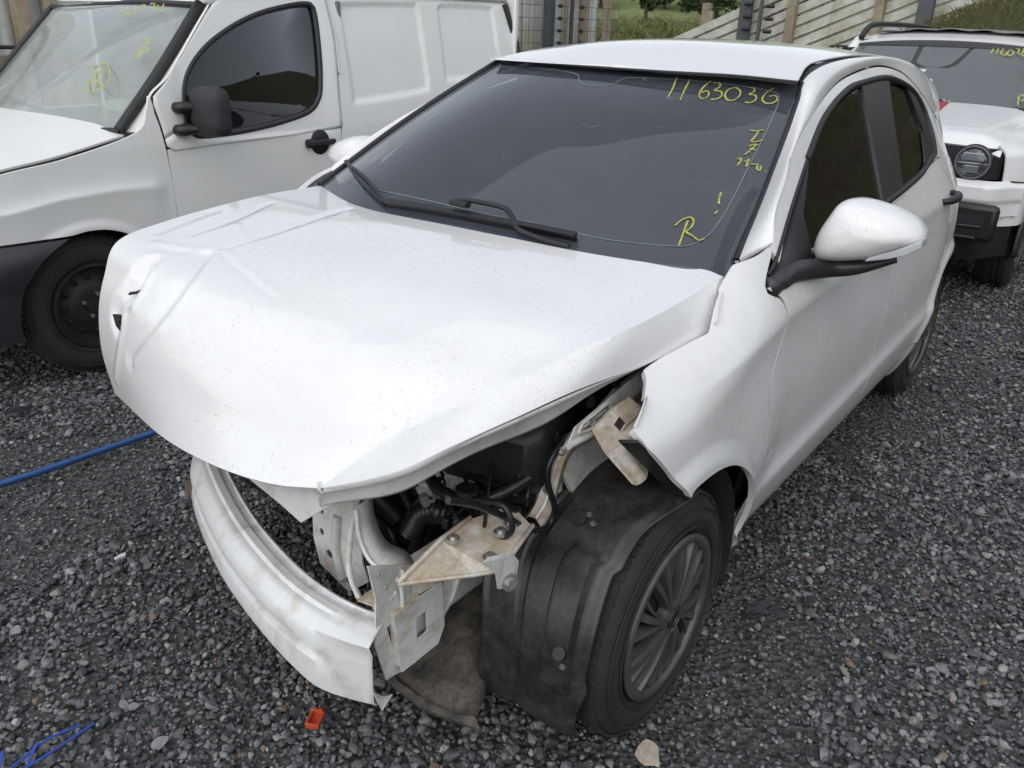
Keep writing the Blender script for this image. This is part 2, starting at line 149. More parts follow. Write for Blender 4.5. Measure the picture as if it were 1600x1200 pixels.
"tears":[[[0.4101,-0.4468,0.8888],[0.4071,-0.4418,0.8954],[0.4074,-0.414,0.9029],[0.4044,-0.3833,0.9147],[0.3981,-0.3723,0.9248],[0.3942,-0.3642,0.9301],[0.4042,-0.3722,0.917],[0.4095,-0.3993,0.9033],[0.4101,-0.4315,0.8936]],[[0.4206,-0.5165,0.8248],[0.4303,-0.4475,0.8414],[0.4297,-0.4697,0.8281],[0.435,-0.4393,0.8317],[0.4314,-0.4759,0.8174],[0.4376,-0.4477,0.8161],[0.4329,-0.4785,0.8091],[0.4402,-0.4535,0.8009],[0.4319,-0.4874,0.8051]]],
"glint":[[0.3228,-0.1013,0.962],[0.3199,-0.0896,0.9623],[0.3216,-0.0696,0.9611],[0.3271,-0.0801,0.9602]]}
def sst(a,b,x):
    t=np.clip((x-a)/(b-a),0,1);return t*t*(3-2*t)
def crv(pts,n,sharp=False):
    """resample a polyline to n points by arc length, rounded with Catmull-Rom unless sharp"""
    P=np.asarray(pts,float)
    if not sharp and len(P)>2:
        E=np.vstack([2*P[0]-P[1],P,2*P[-1]-P[-2]]);o=[]
        for i in range(len(P)-1):
            a,b,c,d=E[i:i+4];t=np.linspace(0,1,16,endpoint=False)[:,None]
            o.append(.5*((2*b)+(c-a)*t+(2*a-5*b+4*c-d)*t*t+(3*b-a-3*c+d)*t**3))
        P=np.vstack(o+[P[-1:]])
    s=np.concatenate([[0],np.cumsum(np.linalg.norm(np.diff(P,axis=0),axis=1))])
    q=np.linspace(0,s[-1],n)
    return np.stack([np.interp(q,s,P[:,k]) for k in range(P.shape[1])],1)
def coons(B,T,L,R):
    """B,T: bottom/top curves (nu pts); L,R: left/right curves (nv pts). grid [nu,nv,k]"""
    nu,nv=len(B),len(L)
    u=np.linspace(0,1,nu)[:,None,None];v=np.linspace(0,1,nv)[None,:,None]
    g=(1-v)*B[:,None]+v*T[:,None]+(1-u)*L[None]+u*R[None]
    g-=(1-u)*(1-v)*B[0]+u*(1-v)*B[-1]+(1-u)*v*T[0]+u*v*T[-1]
    return g
def windscreen_grid():
    top=crv(D['ws_top'],61);lft=crv(D['ws_left'],41);rgt=crv(D['ws_right'],41)
    bot=np.array(D['cowl'][1:-1],float);bot=np.vstack([rgt[:1],bot,lft[:1]])
    bot=crv(bot,61)
    g=coons(bot,top,rgt,lft)
    u=np.linspace(-1,1,61)[:,None];v=np.linspace(0,1,41)[None]
    bul=(1-u**2)*np.sin(np.pi*v)*.03
    g[...,0]+=bul*.5;g[...,2]+=bul
    # carry the pane on down behind the bonnet's rear edge
    ext=[]
    for k in (3,2,1):
        e=g[:,0]+ (g[:,0]-g[:,3])*k*.35;ext.append(e)
    return np.concatenate([np.stack(ext,1),g],1)
def hood_grid(nu=120,nv=130,nf=12,nr=5):
    """bonnet: main skin between its right shoulder and left crease, left flank, folded-down right flank"""
    R=crv(D['hood_crease'],nv);L=crv(D['hood_right'],nv);Bc=crv(D['cowl'],nu);Tc=crv(D['hood_front'],nu)
    g=coons(Bc,Tc,L,R)
    u=np.linspace(0,1,nu)[:,None];v=np.linspace(0,1,nv)[None]
    g[...,2]+=.010*np.sin(np.pi*u)*np.sin(np.pi*np.clip(v*1.15,0,1))
    E=crv(D['hood_edge'],nv);k=np.linspace(0,1,nf+1)[1:,None,None]
    fl=R[None]*(1-k)+E[None]*k;bul=(np.sin(np.pi*k)*.003);fl[...,1]+=bul[...,0];fl[...,2]+=bul[...,0]*.7
    t=np.linspace(0,1,nv)[:,None];w=sst(.5,.75,t)
    off=(1-w)*np.array([0,-.075,-.12])+w*np.array([-.16,-.04,-.02])
    kr=np.linspace(1,0,nr+1)[:-1,None,None]
    rf=L[None]+off[None]*kr*np.sqrt(np.clip(kr,0,1))
    return np.concatenate([rf,g,fl],0),nr,nu
def tag(o,label=None,cat=None,group=None,kind=None):
    if label:o['label']=label
    if cat:o['category']=cat
    if group:o['group']=group
    if kind:o['kind']=kind
    return o
def empty(name,loc,label,cat,group=None):
    o=bpy.data.objects.new(name,None);COL.objects.link(o);o.location=loc;o.empty_display_size=.1
    return tag(o,label,cat,group)
def link(name,me,mat,parent=None):
    o=bpy.data.objects.new(name,me);COL.objects.link(o)
    if mat is not None:
        me.materials.clear();me.materials.append(mat)
    if parent is not None:
        o.parent=parent
        # shapes are written in world metres; an Empty's own place is undone for its parts
        if parent.type=='EMPTY': o.location=-parent.location
    return o
def mesh(name,V,F,mat,parent=None,smooth=True,bevel=0,solid=0,subd=0,sharp=None):
    me=bpy.data.meshes.new(name);me.from_pydata([tuple(map(float,v)) for v in V],[],[tuple(int(i) for i in f) for f in F]);me.update()
    bm=bmesh.new();bm.from_mesh(me);bmesh.ops.recalc_face_normals(bm,faces=bm.faces);bm.to_mesh(me);bm.free()
    if smooth: me.polygons.foreach_set('use_smooth',[True]*len(me.polygons))
    o=link(name,me,mat,parent)
    if smooth and sharp: me.set_sharp_from_angle(angle=math.radians(sharp))
    if solid:
        m=o.modifiers.new('solid','SOLIDIFY');m.thickness=solid;m.offset=-1
    if bevel:
        m=o.modifiers.new('bevel','BEVEL');m.width=bevel;m.segments=2;m.limit_method='ANGLE';m.angle_limit=math.radians(35)
    if subd:
        m=o.modifiers.new('sub','SUBSURF');m.levels=subd;m.render_levels=subd
    return o
def gfaces(nu,nv,wrapu=False,base=0):
    F=[]
    for i in range(nu if wrapu else nu-1):
        for j in range(nv-1):
            a=i*nv+j;b=((i+1)%nu)*nv+j;F.append((base+a,base+b,base+b+1,base+a+1))
    return F
def gnormals(g):
    du=np.gradient(g,axis=0);dv=np.gradient(g,axis=1);n=np.cross(du,dv)
    return n/np.maximum(np.linalg.norm(n,axis=-1,keepdims=True),1e-9)
def panel(name,g,mat,parent,out,flange=.014,rnd=.002):
    """a pressed sheet: grid plus a folded-in edge all round. out = rough outward direction"""
    nu,nv=g.shape[:2];n=gnormals(g)
    if (n.reshape(-1,3)@np.array(out)).mean()<0:n=-n
    V=g.reshape(-1,3).tolist();F=gfaces(nu,nv)
    ring=[(i,0) for i in range(nu)]+[(nu-1,j) for j in range(1,nv)]+[(i,nv-1) for i in range(nu-2,-1,-1)]+[(0,j) for j in range(nv-2,0,-1)]
    m=len(ring);b0=len(V)
    for k in (.35,1.):
        for (i,j) in ring:
            c=g[i,j]-n[i,j]*flange*k
            if k<1:
                ii=min(max(i,1),nu-2);jj=min(max(j,1),nv-2);o=g[i,j]-g[ii,jj];l=np.linalg.norm(o)
                if l>1e-6:c=c+o/l*rnd
            V.append(c)
    for a in range(m):
        b=(a+1)%m;ia=ring[a][0]*nv+ring[a][1];ib=ring[b][0]*nv+ring[b][1]
        F.append((ia,ib,b0+b,b0+a));F.append((b0+a,b0+b,b0+m+b,b0+m+a))
    me=bpy.data.meshes.new(name);me.from_pydata([tuple(map(float,v)) for v in V],[],F);me.update()
    bm=bmesh.new();bm.from_mesh(me);bmesh.ops.remove_doubles(bm,verts=bm.verts,dist=1e-5);bmesh.ops.recalc_face_normals(bm,faces=bm.faces);bm.to_mesh(me);bm.free()
    me.polygons.foreach_set('use_smooth',[True]*len(me.polygons));me.set_sharp_from_angle(angle=math.radians(50))
    return link(name,me,mat,parent)
def sheet(name,g,mat,parent,**k):
    return mesh(name,g.reshape(-1,3),gfaces(*g.shape[:2]),mat,parent,**k)
def tube_vf(pts,r,n=10,caps=True,smoothpts=None):
    P=crv(pts,smoothpts) if smoothpts else np.asarray(pts,float)
    m=len(P);r=np.broadcast_to(np.asarray(r,float),(m,)) if np.ndim(r)==0 or len(np.atleast_1d(r))==m else np.interp(np.linspace(0,1,m),np.linspace(0,1,len(r)),r)
    T=np.gradient(P,axis=0);T/=np.maximum(np.linalg.norm(T,axis=1,keepdims=True),1e-9)
    N=np.cross(T[0],[0,0,1.]);
    if np.linalg.norm(N)<1e-3:N=np.cross(T[0],[0,1.,0])
    N/=np.linalg.norm(N);V=[]
    for i in range(m):
        N=N-T[i]*(N@T[i]);N/=max(np.linalg.norm(N),1e-9);B=np.cross(T[i],N)
        for k in range(n):
            a=2*math.pi*k/n;V.append(P[i]+r[i]*(math.cos(a)*N+math.sin(a)*B))
    F=[]
    for i in range(m-1):
        for k in range(n):
            F.append((i*n+k,i*n+(k+1)%n,(i+1)*n+(k+1)%n,(i+1)*n+k))
    if caps:F.append(tuple(range(n))[::-1]);F.append(tuple((m-1)*n+k for k in range(n)))
    return V,F
def tube(name,pts,r,mat,parent,n=10,smoothpts=None):
    V,F=tube_vf(pts,r,n,True,smoothpts);return mesh(name,V,F,mat,parent,sharp=60)
def merge(*vfs):
    V=[];F=[]
    for v,f in vfs:
        b=len(V);V+=list(v);F+=[tuple(i+b for i in q) for q in f]
    return V,F
def box_vf(c,s,rot=None):
    c=np.array(c,float);h=np.array(s,float)/2
    V=np.array([[x,y,z] for x in(-1,1) for y in(-1,1) for z in(-1,1)],float)*h
    if rot is not None:V=V@np.array(rot).T
    V=V+c
    return V.tolist(),[(0,1,3,2),(4,6,7,5),(0,4,5,1),(2,3,7,6),(0,2,6,4),(1,5,7,3)]
def box(name,c,s,mat,parent,bevel=.004,rot=None):
    V,F=box_vf(c,s,rot);return mesh(name,V,F,mat,parent,smooth=True,bevel=bevel,sharp=40)
def rz(a):
    c,s=math.cos(a),math.sin(a);return np.array([[c,-s,0],[s,c,0],[0,0,1.]])
def ry(a):
    c,s=math.cos(a),math.sin(a);return np.array([[c,0,s],[0,1,0],[-s,0,c]])
def rx(a):
    c,s=math.cos(a),math.sin(a);return np.array([[1,0,0],[0,c,-s],[0,s,c]])
def plate_vf(outer,thick,holes=()):
    """cut sheet metal: a 3D outline (nearly planar) with holes, given a thickness vector"""
    loops=[np.asarray(outer,float)]+[np.asarray(h,float) for h in holes]
    A=np.vstack(loops);tr=tessellate_polygon([[Vector(q) for q in l] for l in loops]);n=len(A)
    V=np.vstack([A,A+np.asarray(thick,float)]);F=[tuple(t) for t in tr]+[tuple(i+n for i in t)[::-1] for t in tr]
    b=0
    for l in loops:
        m=len(l)
        for i in range(m):
            j=(i+1)%m;F.append((b+i,b+j,n+b+j,n+b+i))
        b+=m
    return V,F
def plate(name,outer,thick,mat,parent,holes=(),bevel=0,sharp=30):
    V,F=plate_vf(outer,thick,holes);return mesh(name,V,F,mat,parent,smooth=False,bevel=bevel)
def lathe_vf(prof,n,axis='y',c=(0,0,0)):
    """prof: list of (radius, along). revolve about the y axis through c"""
    V=[];m=len(prof)
    for k in range(n):
        a=2*math.pi*k/n
        for r,t in prof:V.append((c[0]+r*math.cos(a),c[1]+t,c[2]+r*math.sin(a)))
    F=[]
    for k in range(n):
        for i in range(m-1):
            F.append((k*m+i,k*m+i+1,((k+1)%n)*m+i+1,((k+1)%n)*m+i))
    return V,F
def ribbon_vf(pts,w,nrm,h=.0015,n=24,jit=.12):
    P=crv(pts,n) if len(pts)>2 else crv(pts,max(2,n//3),True)
    T=np.gradient(P,axis=0);T/=np.maximum(np.linalg.norm(T,axis=1,keepdims=True),1e-9)
    N=np.asarray(nrm,float);S=np.cross(T,N);S/=np.maximum(np.linalg.norm(S,axis=1,keepdims=True),1e-9)
    ww=w*(1+jit*np.sin(np.linspace(0,9,len(P))+rng.uniform(0,6))+jit*.5*(rng.random(len(P))-.5))[:,None]
    V=np.concatenate([P+S*ww/2,P-S*ww/2,P+S*ww/2+N*h,P-S*ww/2+N*h]);m=len(P);F=[]
    for i in range(m-1):
        F+=[(2*m+i,2*m+i+1,3*m+i+1,3*m+i),(i,i+1,2*m+i+1,2*m+i),(m+i,3*m+i,3*m+i+1,m+i+1),(i,m+i,m+i+1,i+1)]
    F+=[(0,2*m,3*m,m),(m-1,2*m-1,4*m-1,3*m-1)]
    return V,F
def copy_tree(o,parent=None):
    c=o.copy();COL.objects.link(c);c.parent=parent
    for ch in list(o.children):copy_tree(ch,c)
    return c
# ------------------------------------------------------------------ materials
def mat_new(name):
    m=bpy.data.materials.new(name);m.use_nodes=True;nt=m.node_tree
    return m,nt,nt.nodes['Principled BSDF']
def N(nt,t,**k):
    n=nt.nodes.new(t)
    for a,b in k.items():
        if a in n.inputs:n.inputs[a].default_value=b
        else:setattr(n,a,b)
    return n
def noise(nt,scale,detail=4,rough=.55,vec=None,dist=0):
    n=N(nt,'ShaderNodeTexNoise');n.inputs['Scale'].default_value=scale;n.inputs['Detail'].default_value=detail;n.inputs['Roughness'].default_value=rough;n.inputs['Distortion'].default_value=dist
    if vec is not None:nt.links.new(vec,n.inputs['Vector'])
    return n
def ramp(nt,src,stops,interp='LINEAR'):
    r=N(nt,'ShaderNodeValToRGB');r.color_ramp.interpolation=interp;e=r.color_ramp.elements
    while len(e)<len(stops):e.new(.5)
    for el,(p,c) in zip(e,stops):
        el.position=p;el.color=(*c,1) if len(c)==3 else c
    nt.links.new(src,r.inputs[0]);return r
def mixc(nt,fac,a,b,mode='MIX'):
    m=N(nt,'ShaderNodeMix');m.data_type='RGBA';m.blend_type=mode
    for s,v in ((0,fac),(6,a),(7,b)):
        if hasattr(v,'is_linked') or hasattr(v,'links'):nt.links.new(v,m.inputs[s])
        elif s==0:m.inputs[0].default_value=v
        else:m.inputs[s].default_value=(*v,1)
    return m.outputs[2]
def objco(nt):
    return N(nt,'ShaderNodeNewGeometry').outputs['Position']
def bump(nt,h,strength,dist,prev=None):
    b=N(nt,'ShaderNodeBump');b.inputs['Strength'].default_value=strength;b.inputs['Distance'].default_value=dist
    nt.links.new(h,b.inputs['Height'])
    if prev is not None:nt.links.new(prev,b.inputs['Normal'])
    return b.outputs[0]
def paint(name,col,dirt,dirtcol,rough=.32,drops=.0,coat=.6,dscale=3.,dsc=((85,.34,1.),(170,.32,.6))):
    m,nt,b=mat_new(name);P=objco(nt)
    n1=noise(nt,dscale,6,.62,P);n2=noise(nt,38,4,.6,P)
    f=ramp(nt,n1.outputs[0],[(.36,(0,0,0)),(.72,(1,1,1))]);f2=ramp(nt,n2.outputs[0],[(.3,(.35,.35,.35)),(.75,(1,1,1))])
    mm=N(nt,'ShaderNodeMath',operation='MULTIPLY');nt.links.new(f.outputs[0],mm.inputs[0]);nt.links.new(f2.outputs[0],mm.inputs[1])
    m2=N(nt,'ShaderNodeMath',operation='MULTIPLY');nt.links.new(mm.outputs[0],m2.inputs[0]);m2.inputs[1].default_value=dirt
    nt.links.new(mixc(nt,m2.outputs[0],col,dirtcol),b.inputs['Base Color'])
    rr=N(nt,'ShaderNodeMapRange');nt.links.new(mm.outputs[0],rr.inputs[0]);rr.inputs[3].default_value=rough;rr.inputs[4].default_value=min(1,rough+.22);nt.links.new(rr.outputs[0],b.inputs['Roughness'])
    b.inputs['Coat Weight'].default_value=coat;b.inputs['Coat Roughness'].default_value=.05
    if drops>0:
        h=None
        for sc,th,amp in dsc:
            v=N(nt,'ShaderNodeTexVoronoi');v.feature='F1';v.inputs['Scale'].default_value=sc;v.inputs['Randomness'].default_value=1;nt.links.new(P,v.inputs['Vector'])
            sep=N(nt,'ShaderNodeSeparateColor');nt.links.new(v.outputs['Color'],sep.inputs[0])
            sz=N(nt,'ShaderNodeMapRange');nt.links.new(sep.outputs[0],sz.inputs[0]);sz.inputs[1].default_value=.35;sz.inputs[3].default_value=0;sz.inputs[4].default_value=th
            d=N(nt,'ShaderNodeMath',operation='SUBTRACT');nt.links.new(sz.outputs[0],d.inputs[0]);nt.links.new(v.outputs['Distance'],d.inputs[1])
            d2=N(nt,'ShaderNodeMath',operation='MULTIPLY',use_clamp=True);nt.links.new(d.outputs[0],d2.inputs[0]);d2.inputs[1].default_value=6
            d3=N(nt,'ShaderNodeMath',operation='POWER');nt.links.new(d2.outputs[0],d3.inputs[0]);d3.inputs[1].default_value=.5
            d4=N(nt,'ShaderNodeMath',operation='MULTIPLY');nt.links.new(d3.outputs[0],d4.inputs[0]);d4.inputs[1].default_value=amp
            if h is None:h=d4.outputs[0]
            else:
                s=N(nt,'ShaderNodeMath',operation='ADD');nt.links.new(h,s.inputs[0]);nt.links.new(d4.outputs[0],s.inputs[1]);h=s.outputs[0]
        pn=noise(nt,5.5,3,.6,P);pr=ramp(nt,pn.outputs[0],[(.36,(.12,.12,.12)),(.62,(1,1,1))]);pm=N(nt,'ShaderNodeMath',operation='MULTIPLY');nt.links.new(h,pm.inputs[0]);nt.links.new(pr.outputs[0],pm.inputs[1]);h=pm.outputs[0]
        nn=bump(nt,h,drops*1.2,.0016)
        nt.links.new(nn,b.inputs['Normal']);nt.links.new(nn,b.inputs['Coat Normal'])
    return m
def plain(name,col,rough=.5,metal=0,var=.25,scale=25,bmp=.0,bscale=60,col2=None,spec=.5):
    m,nt,b=mat_new(name);P=objco(nt);n=noise(nt,scale,5,.6,P)
    c2=col2 or tuple(c*(1-var) for c in col);c1=col if col2 else tuple(min(1,c*(1+var*.6)) for c in col)
    r=ramp(nt,n.outputs[0],[(.32,c1),(.68,c2)]);nt.links.new(r.outputs[0],b.inputs['Base Color'])
    b.inputs['Roughness'].default_value=rough;b.inputs['Metallic'].default_value=metal;b.inputs['Specular IOR Level'].default_value=spec
    if bmp:
        n2=noise(nt,bscale,5,.6,P);nt.links.new(bump(nt,n2.outputs[0],bmp,.004),b.inputs['Normal'])
    return m
def dirty_metal(name,col,stain,amt=.5,scale=14,rough=.45,metal=.0,speck=.18):
    m,nt,b=mat_new(name);P=objco(nt);n=noise(nt,scale,7,.66,P,.4);n2=noise(nt,scale*5,4,.6,P)
    r=ramp(nt,n.outputs[0],[(.5-.22*amt,(0,0,0)),(.74-.1*amt,(1,1,1))]);c=mixc(nt,r.outputs[0],col,stain)
    r2=ramp(nt,n2.outputs[0],[(.35,(1-speck,)*3),(.7,(1+speck*.3,)*3)]);nt.links.new(mixc(nt,1.,c,r2.outputs[0],'MULTIPLY'),b.inputs['Base Color'])
    b.inputs['Roughness'].default_value=rough;b.inputs['Metallic'].default_value=metal
    nt.links.new(bump(nt,n2.outputs[0],.15,.002),b.inputs['Normal'])
    return m
def glass(name,tint,rough=.02,haze=.0,hazecol=(.5,.5,.5),ior=1.5):
    m=bpy.data.materials.new(name);m.use_nodes=True;nt=m.node_tree;nt.nodes.clear()
    o=N(nt,'ShaderNodeOutputMaterial');t=N(nt,'ShaderNodeBsdfTransparent');t.inputs[0].default_value=(*tint,1)
    g=N(nt,'ShaderNodeBsdfGlossy');g.inputs['Roughness'].default_value=rough;g.inputs[0].default_value=(.95,.97,1,1)
    f=N(nt,'ShaderNodeFresnel');f.inputs[0].default_value=ior;mx=N(nt,'ShaderNodeMixShader')
    nt.links.new(f.outputs[0],mx.inputs[0]);base=t.outputs[0]
    if haze>0:
        d=N(nt,'ShaderNodeBsdfDiffuse');d.inputs[0].default_value=(*hazecol,1);h=N(nt,'ShaderNodeMixShader')
        P=objco(nt);n=noise(nt,9,5,.6,P);r=ramp(nt,n.outputs[0],[(.3,(haze*.93,)*3),(.7,(haze*1.07,)*3)]);nt.links.new(r.outputs[0],h.inputs[0])
        nt.links.new(t.outputs[0],h.inputs[1]);nt.links.new(d.outputs[0],h.inputs[2]);base=h.outputs[0]
    nt.links.new(base,mx.inputs[1]);nt.links.new(g.outputs[0],mx.inputs[2])
    nt.links.new(mx.outputs[0],o.inputs[0]);return m
M={}
M['white']=paint('white_car_paint',(.80,.80,.80),.30,(.56,.53,.48),.30,.65,1.0,2.2,((105,.34,1.),(210,.32,.6)))
M['white_side']=paint('dusty_white_paint',(.78,.78,.775),.42,(.42,.405,.385),.34,.42,.8,3.5,((230,.36,1.),(420,.36,.7)))
M['van']=paint('old_white_van_paint',(.76,.76,.745),.30,(.50,.48,.43),.42,.12,.3,2.5)
M['suv']=paint('white_suv_paint',(.78,.785,.785),.25,(.5,.47,.42),.3,.3,.7,3)
M['primer']=dirty_metal('dirty_primer_metal',(.66,.66,.65),(.44,.36,.26),.16,20,.38,0,.08)
M['beige']=dirty_metal('mud_stained_white_metal',(.62,.59,.53),(.40,.28,.15),.55,20,.5)
M['beam']=dirty_metal('scuffed_white_steel',(.74,.745,.74),(.52,.48,.42),.02,13,.28,.05,.05)
M['rust']=dirty_metal('rusty_brown_steel',(.10,.085,.072),(.13,.08,.05),.6,24,.7)
M['black']=plain('black_plastic',(.012,.013,.015),.42,0,.3,30,.12,300)
M['blackmatt']=plain('matt_black_plastic',(.02,.021,.024),.6,0,.3,20,.2,200)
M['dark']=plain('dark_engine_metal',(.02,.02,.021),.55,0,.5,15,.3,60)
M['void']=plain('dark_underbody',(.012,.012,.012),.8,0,.4,9,.2,40)
M['rubber']=plain('black_rubber_hose',(.010,.0105,.012),.38,0,.3,40)
M['seal']=plain('black_seal',(.016,.016,.018),.5,0,.2,20)
M['tyre']=plain('worn_tyre_rubber',(.018,.0175,.017),.8,0,.35,14,.35,90,(.034,.031,.028))
M['cover']=plain('grey_wheel_cover',(.11,.11,.113),.38,.3,.25,18,.1,120,(.07,.066,.063))
M['steel']=plain('black_steel_rim',(.022,.022,.023),.55,.2,.4,14)
M['liner']=dirty_metal('muddy_black_liner',(.020,.020,.021),(.060,.055,.049),.45,17,.36,0,.3)
M['mud']=dirty_metal('muddy_shield',(.032,.030,.028),(.15,.125,.098),.65,22,.7,0,.3)
M['bolt']=plain('zinc_bolt',(.5,.5,.48),.35,.8,.3,40)
M['chrome']=plain('chrome',(.6,.6,.62),.15,1,.1,5)
M['trim']=plain('satin_black_trim',(.024,.025,.028),.38,0,.2,12,.06,200)
M['cabin']=plain('dark_cabin_cloth',(.030,.031,.034),.85,0,.3,30)
M['cabin_grey']=plain('grey_cabin_trim',(.16,.165,.17),.8,0,.2,12)
M['yellow']=plain('yellow_paint_marker',(.55,.55,.13),.7,0,.35,70)
_y,_nt,_b=M['yellow'],M['yellow'].node_tree,M['yellow'].node_tree.nodes['Principled BSDF']
_n=noise(_nt,140,4,.7,objco(_nt));_r=ramp(_nt,_n.outputs[0],[(.38,(.25,.25,.25)),(.58,(.95,.95,.95))]);_nt.links.new(_r.outputs[0],_b.inputs['Alpha'])
M['ws']=glass('tinted_windscreen',(.36,.38,.40),.02,.115,(.44,.485,.58))  # bluish haze in the pane's colour stands in for reflected sky
M['win']=glass('dark_tinted_glass',(.10,.10,.095),.02,.02,(.3,.28,.25))
M['winv']=glass('tinted_van_window',(.08,.085,.085),.02,.02,(.3,.3,.3))
M['wsv']=glass('green_windscreen',(.72,.82,.76),.03,.42,(.60,.66,.63))  # heavy pale haze put into the pane for its bright reflection
M['wsj']=glass('grey_windscreen',(.40,.44,.44),.03,.22,(.47,.53,.54))
M['lens']=glass('clear_lamp_lens',(.85,.86,.87),.08,.08,(.5,.5,.52))
M['sigl']=glass('frosted_signal_lens',(.9,.9,.92),.1,.5,(.75,.76,.78))
M['red']=plain('red_lamp_plastic',(.30,.012,.012),.25,0,.2,20)
M['redstripe']=plain('red_decal',(.42,.035,.05),.4,0,.2,30)
M['frit']=plain('pale_screen_line',(.15,.19,.22),.5,0,.2,20)
M['sticker']=plain('white_sticker',(.62,.63,.62),.6,0,.2,60)
# ================================================================== damaged hatchback
car=empty('hatchback',(-1.2,0,0),'white hatchback with crumpled bonnet and its front bumper torn off, yellow numbers on windscreen','car')
ZT=np.array([.10,.15,.22,.30,.42,.55,.68,.78,.86,.92,.97,1.02,1.1,1.2,1.3,1.4,1.5])
YT=np.array([.67,.70,.74,.78,.815,.836,.842,.84,.832,.815,.79,.765,.72,.665,.61,.555,.49])
_zf=np.linspace(.1,1.5,281);_k=np.exp(-.5*(np.arange(-12,13)/5.)**2);_k/=_k.sum()
_yf=np.interp(_zf,ZT,YT);_yf=np.convolve(np.pad(_yf,12,mode='edge'),_k,'valid')
def Ys0(x,z):
    w=sst(-.5,.05,x);zz=z+.09*w
    y=np.interp(zz,_zf,_yf)-7*w*np.clip(zz-.86,0,None)**2
    f=np.clip(x+.2,0,None);r=np.clip(-2.05-x,0,None)
    return y-.25*f**2-.24*r**2
def Ys(x,z):
    y=Ys0(x,z)
    # shoulder crease rising to the back, tucked-in flank below it, flare above the sill
    on=sst(-.40,-.60,x)*sst(-2.6,-2.3,x)
    zc=np.interp(x,[-2.4,-2.0,-1.69,-1.0,-.67,-.46,-.35,-.23,-.09,.05,.2],[.935,.93,.925,.909,.905,.895,.878,.855,.834,.818,.80]);t=np.clip(zc-z,0,None);on1=sst(.12,-.30,x)*sst(-2.6,-2.3,x)
    y=y-on1*.021*(t/.12)*np.exp(1-t/.12)
    zl=.43-.035*(x+.5);t=np.clip(z-zl,0,None);y=y-on*.016*np.clip(t/.08,0,None)*np.exp(1-np.clip(t/.08,0,None))
    # flared lips of the two wheel arches
    for cx in (-.05,-2.52):
        r=np.hypot(x-cx,z-.30);y=y+.014*sst(.425,.375,r)
    return y
def lift(g2,off=0.):
    x,z=g2[...,0],g2[...,1];return np.stack([x,Ys(x,z)+off,z],-1)
def side_panel(name,B,T,L,R,nu,nv,mat,off=0.,flange=.014,sharp=(),mirror=False,parent=None):
    c=lambda k,P,n:crv(P,n,k in sharp)
    g=lift(coons(c('B',B,nu),c('T',T,nu),c('L',L,nv),c('R',R,nv)),off)
    if mirror:g=g*np.array([1,-1,1.])
    return panel(name,g,mat,parent or car,(0,-1 if mirror else 1,0),flange,.0003)
SH=D['shut'];FR=D['fender_rear'];FT=D['fender_top'];TO=D['trim_out']
arc=lambda cx,r,a0,a1,n:[[cx+r*math.cos(math.radians(a)),.30+r*math.sin(math.radians(a))] for a in np.linspace(a0,a1,n)]
# front wing
tail=[[-.405,.26]]
wing_arch=D['fender_arch']+[[-.40,.40],[-.415,.30],[-.40,.235]]
wing_arch=[D['fender_arch'][0]]+arc(-.05,.362,75,0,9)[0:]+[[-.41,.22]]
# the arch runs from the torn front tip over the wheel and down behind it
wing_arch=[D['fender_arch'][0]]+[[-.05+.362*math.cos(math.radians(a)),.30+.362*math.sin(math.radians(a))] for a in np.linspace(84,186,12)]+[[-.41,.215]]
wing_rear=FR[:-1]+[[-.47,.45],[-.462,.40],[-.455,.32],[-.45,.215]]
FTx=[[x,z+.010] for x,z in FT[:2]]+[[-.195,.921],[-.222,.930],[-.258,.958],[-.298,.990],[-.357,1.027]]+FT[6:]
side_panel('front_wing',wing_arch,FTx,D['fender_front'][::-1],wing_rear[::-1],70,60,M['white_side'],sharp=('L','T'))
mir_front=[[.15,.85],[.17,.75],[.2,.66],[.22,.56]]
side_panel('front_wing',[[.22,.56],[.2,.6]]+[[-.05+.362*math.cos(math.radians(a)),.30+.362*math.sin(math.radians(a))] for a in np.linspace(50,186,12)]+[[-.41,.215]],[[.15,.85],[.0,.88],[-.2,.915],[-.33,1.0],[-.49,1.04]],mir_front[::-1],wing_rear[::-1],40,30,M['white_side'],mirror=True)
